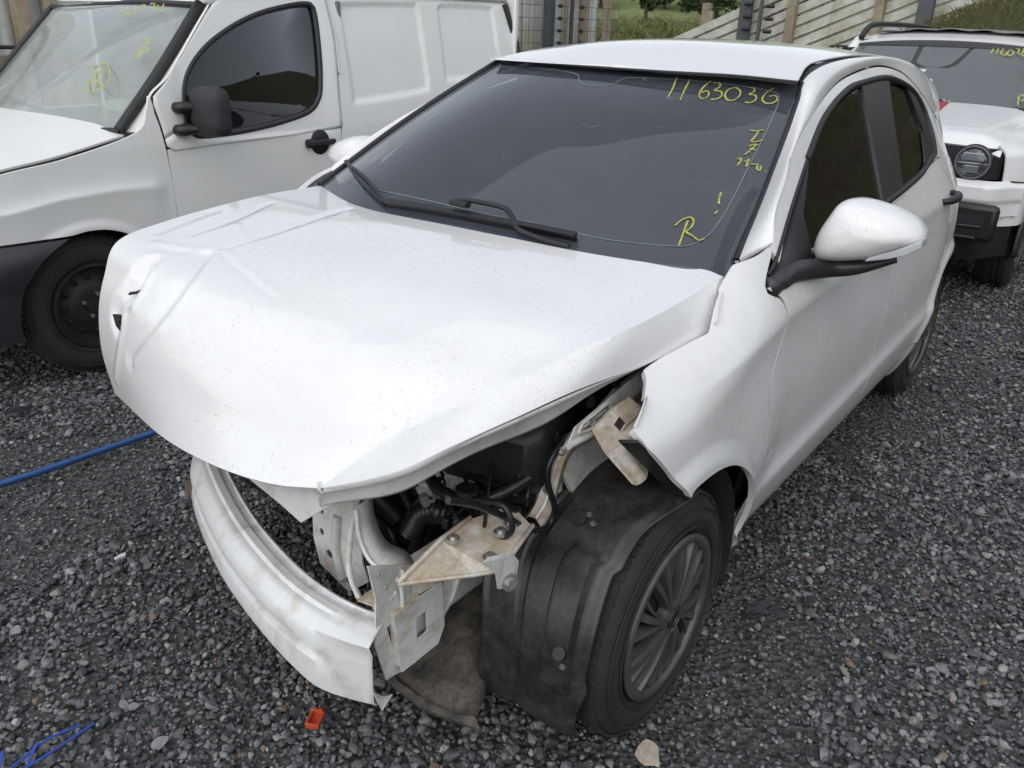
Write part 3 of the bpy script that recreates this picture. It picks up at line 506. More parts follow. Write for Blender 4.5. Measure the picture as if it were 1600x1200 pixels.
# front door, rear door, quarter, sill
fd_L=[[x-.008,z] for x,z in FR[1:-1][::-1]];fd_L=[[-.478,.405]]+fd_L
fd_T=[FR[1],[-.62,1.0],[-.9,1.006],[-1.2,1.015],[-1.425,1.027]];fd_T[0]=[FR[1][0]-.008,FR[1][1]]
fd_R=[[-1.40,.375],[-1.41,.6],[-1.42,.85],[-1.425,1.027]]
rd_L=[[x-.008,z] for x,z in fd_R];rd_R=[[-2.163,.36],[-2.182,.43],[-2.215,.50],[-2.262,.556],[-2.292,.64],[-2.30,.75],[-2.285,.87],[-2.24,.97],[-2.12,1.075]]
rd_T=[[-1.433,1.027],[-1.6,1.035],[-1.85,1.05],[-2.0,1.064],[-2.12,1.075]]
for mr in (False,True):
    fdoor=side_panel('front_door',[[-.478,.405],[-.9,.395],[-1.40,.375]],fd_T,fd_L,fd_R,60,50,M['white_side'],mirror=mr)
    rdoor=side_panel('rear_door',[[-1.408,.375],[-1.75,.366],[-2.163,.36]],rd_T,rd_L,rd_R,50,50,M['white_side'],mirror=mr)
    
    quarter=side_panel('rear_quarter_panel',arc(-2.52,.362,46,165,12)+[[-2.95,.37]],[[-2.126,1.075],[-2.35,1.06],[-2.7,1.02],[-3.02,.98]],[[-2.2685,.5604],[-2.299,.64],[-2.308,.75],[-2.293,.87],[-2.248,.97],[-2.128,1.075]],[[-2.95,.37],[-3.0,.6],[-3.03,.8],[-3.02,.98]],50,40,M['white_side'],mirror=mr)
    side_panel('sill',[[-.460,.225],[-1.2,.207],[-2.14,.20]],[[-.47,.400],[-.9,.388],[-1.4,.369],[-2.158,.352]],[[-.460,.225],[-.464,.30],[-.47,.400]],[[-2.14,.20],[-2.15,.27],[-2.158,.352]],60,12,M['white_side'],off=-.004,mirror=mr)
    if not mr: lf,lr=fdoor,rdoor
for P2,rr_ in (([[x-.004,z] for x,z in FR[1:]],.0045),([[x-.004,z] for x,z in fd_R],.0045),([[x-.004,z] for x,z in rd_R],.0045),([[-.478,.4015],[-.9,.391],[-1.40,.372],[-2.15,.356]],.0035)):
    tube('gap_shade',lift(crv(P2,60),-.0075),rr_,M['seal'],car,6)  # black tubes added in the shut lines so the gaps read as shade
# ---- upper frame: white ring over the windows, roof rail, black pillar trim, glass
shut2=SH[:-1]+[[-2.10,1.345],[-2.24,1.28],[-2.36,1.18],[-2.42,1.08]]
top_out=[[x,z] for x,z in TO]
n=90
inner=crv([[-.50,1.012]]+TO[1:-2]+[[-2.0,1.075]],n);outer=crv([[-.485,1.035]]+shut2[1:],n)
k=np.linspace(0,1,9)[None,:,None]
g=inner[:,None]*(1-k)+outer[:,None]*k
for s in (1,-1):
    q=lift(g,-.001)*np.array([1,s,1.]);panel('window_frame',q,M['white_side'],car,(0,s,0),.012)
# roof rail and A pillar: from the frame's shut line up to the windscreen edge and the roof ditch
wl=np.array(D['ws_left']);dl=np.array(D['ditch_l'])
rail_in=np.vstack([wl[:3],[[-1.03,.553,1.318]],[[-1.115,.543,1.372]],[[-1.25,.537,1.402]],[[-1.45,.533,1.418]],[[-1.75,.53,1.425]],[[-2.1,.53,1.412]],[[-2.45,.525,1.375]],[[-2.8,.515,1.31]]])
ro2=crv([[-.497,1.054]]+[[x-.004,z+.006] for x,z in SH[1:-1]]+[[-2.11,1.352],[-2.26,1.288],[-2.45,1.2]],n)
ro=np.stack([ro2[:,0],Ys(ro2[:,0],ro2[:,1]),ro2[:,1]],1);ri=crv(rail_in,n)
kk=np.linspace(0,1,11)[None,:,None]
g=ro[:,None]*(1-kk)+ri[:,None]*kk
w=np.sin(np.pi*np.linspace(0,1,11))[None,:]*.016*np.ones((n,1));g[...,1]+=w*.75;g[...,2]+=w*.75;g[...,0]+=w*np.linspace(.5,0,n)[:,None]
for s in (1,-1):panel('roof_rail',g*np.array([1,s,1.]),M['white'],car,(0,s,.5),.012)
RI=ri
for mr in (False,True):side_panel('rear_pillar',[[-2.26,1.067],[-2.5,1.046],[-2.7,1.024],[-3.02,.984]],[[-2.255,1.284],[-2.45,1.196],[-2.62,1.17],[-2.8,1.15]],[[-2.26,1.067],[-2.33,1.12],[-2.33,1.2],[-2.255,1.284]],[[-3.02,.984],[-2.92,1.07],[-2.8,1.15]],30,16,M['white_side'],off=-.003,mirror=mr)
# roof skin with black ditch strips
roof_front=np.array(D['ws_top'])+np.array([.004,0,.003])
nx,ny=50,41
xs=np.linspace(0,1,nx)
dy=.036
lx=crv(np.vstack([[roof_front[-1]+np.array([0,-.004,0])],[[-1.25,.537-dy,1.409]],[[-1.45,.533-dy,1.424]],[[-1.75,.53-dy,1.430]],[[-2.1,.53-dy,1.418]],[[-2.45,.525-dy,1.381]],[[-2.8,.515-dy,1.32]]]),nx)
rxx=lx*np.array([1,-1,1.]);rxx[0]=roof_front[0]
gf=coons(crv(roof_front[::-1],ny),crv([[-2.8,.479,1.32],[-2.85,0,1.335],[-2.8,-.479,1.32]],ny),lx,rxx)
yy=np.linspace(-1,1,ny)[:,None];xx=np.linspace(0,1,nx)[None];gf[...,2]+=.030*(1-yy**2)*sst(0,.25,xx)*(1-.5*xx)
panel('roof',gf,M['white'],car,(0,0,1),.007)
for s in (1,-1):
    a=crv(rail_in[4:],60);b=a.copy();b[:,1]-=dy;gg=np.stack([a,(a+b)/2-np.array([0,0,.006]),b],1)
    sheet('roof_ditch_strip',gg*np.array([1,s,1.])-np.array([0,0,.003]),M['seal'],car,solid=.004)
# windscreen
WS=windscreen_grid()
ws=sheet('windscreen',WS,M['ws'],car)
wsn=gnormals(WS);wsn=wsn if wsn[...,2].mean()>0 else -wsn
NW=np.array([.42,0,.90]);NW/=np.linalg.norm(NW)
# black edge bands of the windscreen (a ceramic print with its own width)
def band(name,i0,i1,j0,j1,off,mat,par):
    g=WS[i0:i1,j0:j1]+wsn[i0:i1,j0:j1]*off;return sheet(name,g,mat,par,solid=.001)
for nm,key in (('windscreen_seal','ws_left'),('windscreen_seal','ws_right')):
    P=crv(D[key],40);tube(nm,P+np.array([0,.004 if key=='ws_left' else -.004,.002]),.009,M['seal'],car,8)
tube('windscreen_seal',crv(D['ws_top'],40)+np.array([0.008,0,.001]),.004,M['seal'],car,8)
fr=np.array(D['frit'])
V,F=ribbon_vf(fr+NW*.001,.0032,NW,.0006,150);mesh('screen_print_line',V,F,M['frit'],ws,smooth=False)
for nm,ss in D['marks_h'].items():
    if nm in ('numeral','mark_n','mark_i'):
        for s in ss:
            if len(s)>1:V,F=ribbon_vf(np.array(s)+NW*.0025,.0048,NW,.001,22);mesh('painted_digit',V,F,M['yellow'],ws,smooth=False)
    else:
        V,F=merge(*[ribbon_vf(np.array(s)+NW*(.0025+.0002*i),.0045,NW,.001,22) for i,s in enumerate(ss) if len(s)>1]);mesh('painted_mark',V,F,M['yellow'],ws,smooth=False)
# cowl and wipers
cw=np.array(D['cowl']);c1=crv(cw,50);c2=c1+np.array([-.10,0,-.012]);c3=c1+np.array([-.14,0,.018])
gcw=np.stack([c1+np.array([.06,0,-.03]),c1+np.array([0,0,-.026]),c2,c3+np.array([0,0,-.03])],1);sheet('cowl_panel',gcw,M['blackmatt'],car,solid=.004)
def up(P,h):return np.array(P)+NW*h
wb=up(D['wip_blade'],.012)
w1=tube('wiper_arm',up(D['wip_arm'],[[.036],[.036],[.034],[.03],[.02],[.01],[.006]]) if False else np.array(D['wip_arm'])+NW*np.array([.034,.034,.03,.024,.016,.008,.002])[:,None],.0065,M['black'],car,8,30)
bl=crv(wb,30)
V,F=merge(*[ribbon_vf(bl+NW*h,wd,NW,t,30) for h,wd,t in ((-.010,.006,.014),(.004,.016,.007))]);mesh('wiper_blade',V,F,M['rubber'],w1,smooth=False)
V,F=box_vf(up(D['wip_arm'],.034)[0]+np.array([.0,.018,-.004]),(.022,.062,.016),rz(-.12));mesh('wiper_clip',V,F,M['black'],w1,bevel=.004,smooth=False)
w2=tube('wiper_arm',np.array(D['wip2_arm'])+NW*np.array([.02,.02,.018,.01])[:,None],.006,M['black'],car,8,24)
b2=crv(up(D['wip2_blade'],.010),24);V,F=merge(*[ribbon_vf(b2+NW*h,wd,NW,t,24) for h,wd,t in ((-.008,.006,.012),(.003,.013,.006))]);mesh('wiper_blade',V,F,M['rubber'],w2,smooth=False)
# side windows
def side_poly(name,P2,off,mat,par,th=.003,nu=24,s=1,bev=0):
    """closed outline on the body side, filled by strips between its lower and upper halves"""
    P=np.asarray(P2,float);c=P.mean(0)
    L=crv(np.vstack([P,P[:1]]),64,True)[:-1];rings=[c+(L-c)*t for t in (1,.8,.55,.3,.08)]
    V=[];F=[]
    for R in rings:
        q=lift(R,off)*np.array([1,s,1.]);V+=q.tolist()
    m=len(L)
    for r in range(4):
        for i in range(m):F.append((r*m+i,r*m+(i+1)%m,(r+1)*m+(i+1)%m,(r+1)*m+i))
    F.append(tuple(4*m+i for i in range(m)))
    b=len(V);E=lift(L,off-.012)*np.array([1,s,1.]);V+=E.tolist()
    if th:
        for i in range(m):F.append((i,(i+1)%m,b+(i+1)%m,b+i))
    else:V=V[:b]
    return mesh(name,V,F,mat,par,sharp=40)
for s,dr,rr in ((1,lf,lr),(-1,None,None)):
    fw=np.array(D['fwin']);fw[0]=[-.66,.99];par=car
    side_poly('front_window',fw,-.010,M['win'],par,0,s=s)
    side_poly('mirror_sail_trim',[[-.44,.985],[-.70,1.10],[-.89,1.198],[-.72,1.08],[-.69,.99]],.002,M['trim'],par,s=s)
    side_poly('pillar_trim',np.array(D['bpil'])+np.array([[.03,.004],[-.01,.004],[-.01,-.01],[.03,-.01]]),.000,M['trim'],par,s=s)
    side_poly('rear_window',D['rwin'],-.010,M['win'],par,0,s=s)
    side_poly('window_corner_trim',[[-2.04,1.318],[-2.13,1.28],[-2.175,1.17],[-2.11,1.09],[-1.95,1.06],[-2.0,1.10],[-2.07,1.17],[-2.06,1.25]],.000,M['trim'],par,s=s)
    ln=lift(crv(TO[2:-2]+[[-2.05,1.085],[-1.85,1.052],[-1.57,1.031],[-1.4,1.022],[-1.0,1.005],[-.68,.99]],120),-.002)*np.array([1,s,1.]);tube('window_seal',ln,.0105,M['seal'],par,8)
    ln=lift(crv([TO[0],TO[1],TO[2]],20),.0)*np.array([1,s,1.]);tube('window_seal',ln,.005,M['seal'],par,8)
# rear door handle and front door handle
def handle(x,z,par,s=1):
    y=float(Ys(np.array(x),np.array(z)))
    P=np.array([[x+.075,y-.004,z-.006],[x+.06,y+.022,z-.003],[x+.0,y+.034,z+.002],[x-.06,y+.024,z+.006],[x-.075,y-.004,z+.008]]);P[:,1]*=s
    tube('door_handle',P,[.010,.014,.016,.014,.010],M['black'],par,10,24)
handle(-2.10,.945,lr);handle(-1.28,.905,lf)
tube('tail_lamp',[[-2.70,.655,.84],[-2.76,.632,.91],[-2.80,.598,.98],[-2.84,.55,1.03]],[.02,.045,.04,.015],M['red'],car,12,16)
# tailgate and rear bumper close the back
hb=[]
for y in np.linspace(-1,1,25):
    hb.append([[-2.85-.0*abs(y),y*.47,1.335-.015*abs(y)],[-2.95,y*.50,1.25],[-3.05,y*.55,1.08],[-3.16+.05*y*y,y*.56,.95],[-3.2+.06*y*y,y*.57,.7],[-3.22+.1*y*y,y*.58,.5],[-3.18+.1*y*y,y*.57,.32]])
hb=np.array(hb);sheet('tailgate',hb[:,2:],M['white'],car,solid=.01);sheet('rear_window',hb[:,:3]-np.array([.002,0,.002]),M['win'],car)
sheet('headliner',np.array([[[x,y,1.345-.05*abs(y)+.03*math.sin((x+1.1)*-1.6)] for y in np.linspace(-.5,.5,9)] for x in np.linspace(-1.2,-2.75,10)]),M['cabin_grey'],car,solid=.004)
def ysp(x,z,o=-.002):return [x,float(Ys(np.array(x),np.array(z)))+o,z]
pB=np.array([ysp(-2.43,1.207),ysp(-2.62,1.17),ysp(-2.8,1.15)]);pT=np.array([ro[-1],(ro[-1]+ri[-1])/2+np.array([0,.012,.012]),ri[-1]])
gc=coons(crv(pB,14),crv(pT,14),crv([pB[0],ro[-1]],8,True),crv([pB[-1],(pB[-1]+ri[-1])/2+np.array([-.02,.015,0]),ri[-1]],8))
sA=crv([list(ri[-1]),[-2.82,float(Ys(np.array(-2.8),np.array(1.22)))+.004,1.22],ysp(-2.8,1.15),ysp(-2.92,1.07),ysp(-3.02,.98),ysp(-3.03,.8),ysp(-3.0,.6),ysp(-2.95,.37)],40)
sB=crv([[-2.86,.46,1.325],[-2.92,.485,1.28],[-2.98,.515,1.2],[-3.05,.55,1.08],[-3.11,.56,.95],[-3.13,.57,.8],[-3.12,.58,.55],[-3.09,.575,.33]],40)
for s in (1,-1):
    sheet('rear_corner',gc*np.array([1,s,1.]),M['white_side'],car,solid=.004);sheet('rear_edge',np.stack([sA,(sA+sB)/2+np.array([-.012,.014,0]),sB],1)*np.array([1,s,1.]),M['white_side'],car,solid=.004)
# dark shell added behind the skins to shade gaps and block light; floor, cabin
sh=[]
for x in np.linspace(-3.0,-.44,40):
    row=[]
    for z in np.linspace(.22,.98,14):row.append([x,max(.3,float(Ys0(np.array(x),np.array(z)))-.05),z])
    sh.append(row)
sh=np.array(sh)
cx=sh[...,0];hole=(np.hypot(cx+2.52,sh[...,2]-.3)<.36)
sh[...,1]=np.where(hole,np.minimum(sh[...,1],.55),sh[...,1])
for s in (1,-1):sheet('dark_shell',sh*np.array([1,s,1.]),M['void'],car,solid=.004)
box('floor_pan',(-1.7,0,.22),(2.7,1.36,.04),M['void'],car)
box('firewall',(-.42,0,.62),(.04,1.36,.72),M['void'],car)
# cabin
dash=[]
for y in np.linspace(-.62,.62,13):dash.append([[-.38,y,.93],[-.55,y,.955],[-.78,y,.95],[-.88,y,.90],[-.9,y,.70]])
sheet('dashboard',np.array(dash),M['cabin'],car,solid=.01)
tw=[];
for k in np.linspace(0,2*math.pi,33):tw.append([-.98+.19*math.sin(k)*.42,.36+.185*math.cos(k),.92+.185*math.sin(k)*.9])
tube('steering_wheel',tw,.016,M['black'],car,8)
def seat(y,x):
    rot=ry(math.radians(-18))
    V,F=merge(box_vf((x,y,.46),(.50,.50,.20)),box_vf((x-.31,y,.80),(.15,.48,.62),rot))
    o=mesh('seat',V,F,M['cabin'],car,bevel=.05,sharp=40)
    V,F=box_vf((x-.45,y,1.20),(.10,.27,.20),rot);mesh('headrest',V,F,M['cabin_grey'],o,bevel=.045,sharp=40)
seat(.36,-1.3);seat(-.36,-1.3)
V,F=merge(box_vf((-2.15,0,.46),(.5,1.2,.2)),box_vf((-2.45,0,.80),(.15,1.2,.6),ry(-.3)));mesh('rear_seat',V,F,M['cabin'],car,bevel=.05,sharp=40)
for y in (-.38,.38):
    V,F=box_vf((-2.57,y,1.17),(.09,.25,.16),ry(-.3));mesh('rear_headrest',V,F,M['cabin_grey'],car,bevel=.04,sharp=40)
box('interior_mirror',(-.92,.02,1.30),(.03,.24,.06),M['black'],car,.012)
# ---- door mirrors
def mirror(s):
    P=np.array(D['mir_cap']);c=P.mean(0);L=crv(np.vstack([P,P[:1]]),56)[:-1]
    prof=[(0.97,-.05),(1.0,-.014),(.99,.008),(.94,.028),(.84,.046),(.68,.061),(.46,.071),(.2,.0765),(.03,.0775)]
    V=[];F=[];m=len(L)
    for t,dx in prof:
        R=c+(L-c)*t;R[:,0]=c[0]+dx-.25*(R[:,1]-c[1])*.6;V+=R.tolist()
    for r in range(len(prof)-1):
        for i in range(m):F.append((r*m+i,r*m+(i+1)%m,(r+1)*m+(i+1)%m,(r+1)*m+i))
    F.append(tuple((len(prof)-1)*m+i for i in range(m)));F.append(tuple(range(m))[::-1])
    V=(np.array(V)-np.array([.0,0 if s>0 else .03,0 if s>0 else .02]))*np.array([1,s,1.])
    o=mesh('mirror_housing',V,F,M['white'],car,sharp=60)
    if s>0:
        G=np.array(D['mir_sig']);G[:,0]=-.70+.052-.15*(G[:,1]-.90)
        V,F=plate_vf(G,(-.05,0,0));mesh('turn_signal',V,F,M['sigl'],o,smooth=False,bevel=.004)
        V,F=plate_vf(G*.97+G.mean(0)*.03+np.array([-.004,0,0]),(-.04,0,0));mesh('signal_reflector',V,F,M['sticker'],o,smooth=False)
        a=crv(D['mir_arm'],30)
    else:a=crv(np.array(D['mir_arm'])*np.array([1,-1,1]),30)
    a=a+np.array([-.01,0,-.004]);rr=np.interp(np.linspace(0,1,30),[0,.15,.4,.7,1],[.014,.026,.026,.022,.008])
    tube('mirror_arm',a,rr,M['trim'],o,12)
    V,F=tube_vf(a[:8]+np.array([.006,-.006*s,.0]),.026,10);mesh('mirror_foot',V,F,M['trim'],o)
mirror(1);mirror(-1)
# ---- bonnet
HG,_nr,_nu=hood_grid()
hn=gnormals(HG);hn=hn if hn[...,2].mean()>0 else -hn
def seg_dist(P,poly):
    best=np.full(P.shape[:-1],9.)
    for a,b in zip(poly[:-1],poly[1:]):
        a=np.array(a);b=np.array(b);ab=b-a;t=np.clip(((P-a)@ab)/(ab@ab),0,1)
        best=np.minimum(best,np.linalg.norm(P-(a+t[...,None]*ab),axis=-1))
    return best
disp=np.zeros(HG.shape[:2])
for poly,amp,w in D['dents']:
    P=crv(poly,24);d=seg_dist(HG,P);disp+=amp*np.clip(1-d/(2.3*w),0,None) if w<.04 else amp*np.exp(-(d/w)**2)
# loose waviness of the buckled sheet, stronger towards the struck right corner
X,Y=HG[...,0],HG[...,1]
wav=np.zeros_like(X)
for k in range(14):
    a=rng.uniform(0,2*math.pi);f=rng.uniform(5,17);ph=rng.uniform(0,6.28);wav+=np.sin((X*math.cos(a)+Y*math.sin(a))*f+ph)/f
disp+=wav*.0024*(.25+1.2*sst(.1,-.6,Y)*sst(-.2,.3,X))
HG=HG+hn*disp[...,None]
hood=panel('bonnet',HG,M['white'],car,(0,0,1),.012,.002)
for t in D['tears']:
    P=np.array(t);c=P.mean(0);nn=np.array([.55,.05,.83]);i=np.argmin(((HG-c)**2).sum(-1));nn=gnormals(HG).reshape(-1,3)[i];nn=nn if nn[2]>-.2 else -nn
    sft=[HG.reshape(-1,3)[np.argmin(((HG-q)**2).sum(-1))] for q in P]
    dd=np.mean([(np.array(s)-q)@nn for s,q in zip(sft,P)])
    V,F=plate_vf(P+nn*(dd+.0025),-nn*.004);mesh('tear',V,F,M['void'],hood,smooth=False)
# inner frame of the bonnet, seen under its left edge
E_=crv(D['hood_edge'],70)
kf=(.25+.75*sst(.18,.5,np.linspace(0,1,70)))[:,None];O=lambda a,b,c:E_+np.array([a,b,0])+kf*np.array([0,0,c])
rows=[O(-.003,-.004,-.006),O(-.006,-.007,-.016),O(-.012,-.020,-.024),O(-.014,-.022,-.050),O(-.020,-.030,-.060),O(-.036,-.06,-.060),O(-.06,-.11,-.035),O(-.08,-.2,-.01)]
wv=.004*np.sin(np.linspace(0,22,70))[:,None]*np.array([0,0,1.]);rows=[r+wv*(i/4) for i,r in enumerate(rows)]
inn=sheet('inner_frame',np.stack(rows,1),M['beam'],hood,solid=.002)
fl=np.array(D['flap']);V,F=plate_vf(fl,(-.004,.001,0));mesh('bent_front_lip',V,F,M['beam'],hood,smooth=False,bevel=.001)
# ---- bumper beam (pressed steel, right end pushed back)
st=crv([[.238,-.46,0],[.318,-.33,0],[.424,-.07,0],[.486,.16,0],[.502,.30,0],[.494,.40,0],[.480,.452,0]],80)
prof=[(-.032,.425),(-.027,.426),(-.024,.418),(-.012,.418),(-.006,.427),(.010,.428),(.016,.421),(.026,.421),(.034,.416),(.050,.400),(.057,.380),(.056,.366),(.038,.360),(.034,.354),(.034,.346),(.038,.340),(.056,.334),(.061,.300),(.060,.270),(.050,.258),(.020,.252)]
T=np.gradient(st,axis=0);T/=np.linalg.norm(T,axis=1,keepdims=True);Nf=np.stack([T[:,1],-T[:,0],0*T[:,0]],1)
gb=[]
for i in range(80):
    s=i/79;end=sst(.80,.93,s);row=[]
    for k,(f,z) in enumerate(prof):
        if 11<=k<=16:f=f+(.060-f)*max(end,.0)
        f2=f-.018*sst(.86,1,s)*(z<.40);zz=z-.006*end*(.42-z)/.17
        zz+=.024*(1-sst(.68,.92,s))*sst(.34,.27,z)
        if s<.12:zz-=.02*(1-s/.12)
        if k<10:zz+=(.424-.012*(k/9)**3-zz)*.8*sst(.82,.98,s)
        row.append(st[i]+Nf[i]*f2+np.array([0,0,zz+.008]))
    gb.append(row)
gb=np.array(gb);beam=sheet('bumper_beam',gb,M['beam'],car,solid=.003,sharp=35)
V,F=plate_vf([gb[-1,-4],gb[-1,-1],gb[-1,-1]+np.array([-.012,.012,.006]),gb[-1,-2]+np.array([.0,.016,-.004])],(0,0,.003));mesh('bent_tab',V,F,M['beam'],beam,smooth=False)
# ---- crash box, chassis rail end, radiator support
def hole_sq(c,u,v,n=4,rot=0):
    u=np.array(u,float);v=np.array(v,float);c=np.array(c,float)
    return [c+u*math.cos(2*math.pi*k/n+rot)+v*math.sin(2*math.pi*k/n+rot) for k in range(n)]
rp=np.array(D['rail_plate']);c0=rp.mean(0)
H=[hole_sq(c0+np.array([.045,0,-.0]),(.024,0,0),(.0,0,.040),4,.4),hole_sq(c0+np.array([-.075,0,.015]),(.007,0,0),(0,0,.011),8),hole_sq(c0+np.array([-.095,0,.035]),(.006,0,0),(0,0,.014),8),hole_sq(c0+np.array([-.03,0,-.075]),(.012,0,0),(0,0,.022),10),hole_sq(c0+np.array([.05,0,.085]),(.014,0,0),(0,0,.005),6)]
rail=plate('chassis_rail_plate',rp,(0,-.004,0),M['primer'],car,holes=H)
V,F=merge(tube_vf([rp[1]+[0,.001,-.01],rp[2]+[.0,.001,0],rp[4]+[.0,.001,.01]],.006,8),tube_vf([[.42,.453,.53],[.42,.453,.30]],.004,8));mesh('pressed_rib',V,F,M['primer'],rail)
box('chassis_rail',(.10,.40,.40),(.62,.08,.13),M['primer'],car,.012)
box('chassis_rail',(-.02,-.42,.40),(.50,.08,.13),M['primer'],car,.012)
ct=np.array(D['crash_top'])
CBX=np.array([-.075,.0,.012])
V,F=plate_vf(CBX+np.array([[.545,.375,.438],[.40,.37,.442],[.385,.40,.442],[.392,.43,.442],[.405,.437,.44],[.412,.462,.44],[.455,.455,.438],[.462,.468,.438],[.525,.458,.436]]),(0,0,-.004),holes=[CBX+np.array([[.425,.428,.441],[.45,.425,.441],[.455,.445,.441],[.43,.45,.441]])]);cb=mesh('crash_box',V,F,M['beige'],car,smooth=False)
V,F=merge(plate_vf([[.53,.462,.434],[.40,.468,.44],[.395,.47,.33],[.42,.475,.30],[.52,.468,.29]],(0,-.004,0),holes=[[[.475,.466,.395],[.445,.467,.398],[.445,.469,.345],[.475,.468,.342]]]),plate_vf([[.53,.40,.434],[.53,.46,.434],[.52,.466,.30],[.52,.40,.30]],(-.004,0,0),holes=[[[.528,.415,.40],[.528,.445,.40],[.524,.448,.33],[.524,.415,.33]]]));V=np.array(V)+CBX;mesh('crash_box_side',V,F,M['primer'],cb,smooth=False)
# curved flange plate at the rail end
sf=crv(D['sflange'],40);sheet('end_flange',np.stack([sf,sf+np.array([-.03,-.004,.003]),sf+np.array([-.07,-.03,.0])],1),M['primer'],car,solid=.004)
tube('flange_edge',sf,.0045,M['beam'],car,8)
sp=np.array(D['side_plate']);cs=sp.mean(0)
plate('radiator_support_plate',sp,(-.004,.0,0),M['primer'],car,holes=[hole_sq(cs+np.array([0,-.055,.05]),(0,.006,0),(0,0,.009),8),hole_sq(cs+np.array([0,-.06,-.005]),(0,.007,0),(0,0,.010),8),hole_sq(cs+np.array([0,-.04,-.055]),(0,.010,0),(0,0,.012),8),hole_sq(cs+np.array([0,.015,-.10]),(0,.006,0),(0,0,.010),8)])
tube('support_rib',[[.374,.215,.53],[.374,.205,.45],[.374,.215,.37]],.010,M['primer'],car,8,20)
# vertical edge strip with a wavy front
sheet('support_edge',np.stack([crv([[.36,.26,.60],[.40,.275,.52],[.43,.30,.46],[.46,.36,.44]],20),crv([[.352,.270,.60],[.392,.285,.52],[.422,.310,.46],[.452,.37,.44]],20)],1),M['primer'],car,solid=.003)
# headlamp tray
tr=np.array(D['tray']);tr[:,2]+=np.array([-.03,.0,.01,.015,.01,.0,-.005,-.02])
tray=plate('headlamp_tray',tr,(0,0,-.004),M['beige'],car)
V,F=merge(tube_vf([tr[0],tr[1],tr[2]]+np.array([0,0,.004]),.005,8),tube_vf([tr[4],tr[5],tr[6]]+np.array([0,0,.003]),.005,8),tube_vf([tr[0],tr[7],tr[6]]+np.array([0,0,.001]),.004,8));mesh('tray_edge',V,F,M['beige'],tray)
tt=np.array(D['tray_tab']);V,F=plate_vf(tt,(-.02,-.004,0));mesh('tray_tab',V,F,M['primer'],tray,smooth=False,bevel=.003)
def bolt(P,d,r,par):
    P=np.array(P);d=np.array(d,float);d/=np.linalg.norm(d)
    V,F=merge(tube_vf([P-d*.004,P+d*.003],r*1.35,14),tube_vf([P,P+d*r*.9],r*.8,6));mesh('bolt',V,F,M['bolt'],par,sharp=30)
for k,d,r in (('bolt_a',(0,0,1),.010),('bolt_b',(0,0,1),.011),('bolt_c',(0,0,1),.010),('bolt_d',(0,0,1),.009),('bolt_e',(.6,.4,.6),.011),('bolt_f',(.5,.5,.7),.013),('bolt_g',(.3,.9,.2),.012)):bolt(D[k],d,r,tray)
# inner apron and wing brackets
ap=np.array(D['apron']);ca=ap.mean(0)
plate('inner_apron',ap,(0,-.004,0),M['primer'],car,holes=[D['apron_hole']])
tube('apron_rail',np.array(D['apron'])[[0,7,6,5]],.007,M['primer'],car,8,20);ah=np.array(D['apron_hole']);tube('hole_lip',np.vstack([ah,ah[:1]]),.0035,M['primer'],car,6,40)
plate('apron_wall',[[.13,.60,.70],[-.1,.60,.78],[-.33,.60,.80],[-.33,.60,.5],[.0,.60,.5]],(0,-.01,0),M['primer'],car)
ba=np.array(D['brk_a']);cb_=ba.mean(0);ua=(ba[4]-ba[0]);ua/=np.linalg.norm(ua);va=(ba[6]-ba[4]);va/=np.linalg.norm(va)
h1=[ba[1]*.30+ba[4]*.45+ba[0]*.25+q for q in (ua*.014,va*.016,-ua*.014,-va*.016)]
h2=[ba[8]*.55+ba[6]*.20+ba[5]*.25+q for q in (ua*.022-va*.012,va*.024,-ua*.016-va*.006)]
wbk=plate('wing_bracket',ba,(-.004,-.006,0),M['beige'],car,holes=[h1,h2])
tube('bracket_fold',[ba[8]*.7+ba[5]*.3,(ba[6]+ba[7])/2],.017,M['beige'],wbk,12)
bb=np.array(D['brk_b']);plate('headlamp_strip',bb,(-.010,-.012,0),M['black'],car,bevel=.003)
plate('clip_end',[bb[2]+q for q in np.array([[.012,.004,-.01],[-.008,.006,.0],[-.012,.006,.022],[-.018,.004,.02],[-.022,.004,-.012],[.0,.0,-.026]])],(-.006,-.012,0),M['trim'],car)
plate('strut_plate',np.array(D['strut']),(-.006,-.010,0),M['beige'],car)
tube('strut_edge',np.array(D['strut'])[[0,1,2]],.010,M['beige'],car,8,20)
# dark lumps in the bay: air box, engine, gearbox, battery
def lump(name,c,s,mat,bev=.03,rot=None):
    V,F=box_vf(c,s,rot);return mesh(name,V,F,mat,car,bevel=bev,sharp=40)
lump('air_filter_box',(.02,.43,.69),(.36,.26,.17),M['black'],.04,rz(.2))
lump('battery',(-.16,.10,.66),(.24,.34,.20),M['black'],.02)
eng=lump('engine_block',(-.10,-.18,.56),(.42,.52,.42),M['dark'],.05,ry(.1))
lump('gearbox',(-.05,.20,.42),(.40,.34,.26),M['dark'],.07)
lump('radiator',(.10,-.08,.50),(.06,.56,.36),M['dark'],.01,rz(.15))
V,F=merge(*[tube_vf([[.14,-.38+.0*k,.36+.033*k],[.165,.18,.36+.033*k]],.006,6) for k in range(9)]);mesh('radiator_fins',V,F,M['dark'],car)
plate('heat_shield',[[.22,-.06,.56],[.25,.14,.58],[.24,.16,.36],[.21,-.02,.34]],(-.012,.002,0),M['rust'],car,bevel=.004)
lump('bay_wall',(-.36,.45,.62),(.05,.5,.5),M['void'],.01)
lump('bay_floor',(-.12,0,.27),(.5,.9,.04),M['void'],.01)
lump('coolant_bracket',(.16,.33,.60),(.14,.09,.05),M['primer'],.006,rz(.3)@ry(.5))
lump('bracket_upright',(.19,.38,.615),(.012,.10,.07),M['primer'],.003,rz(.3))
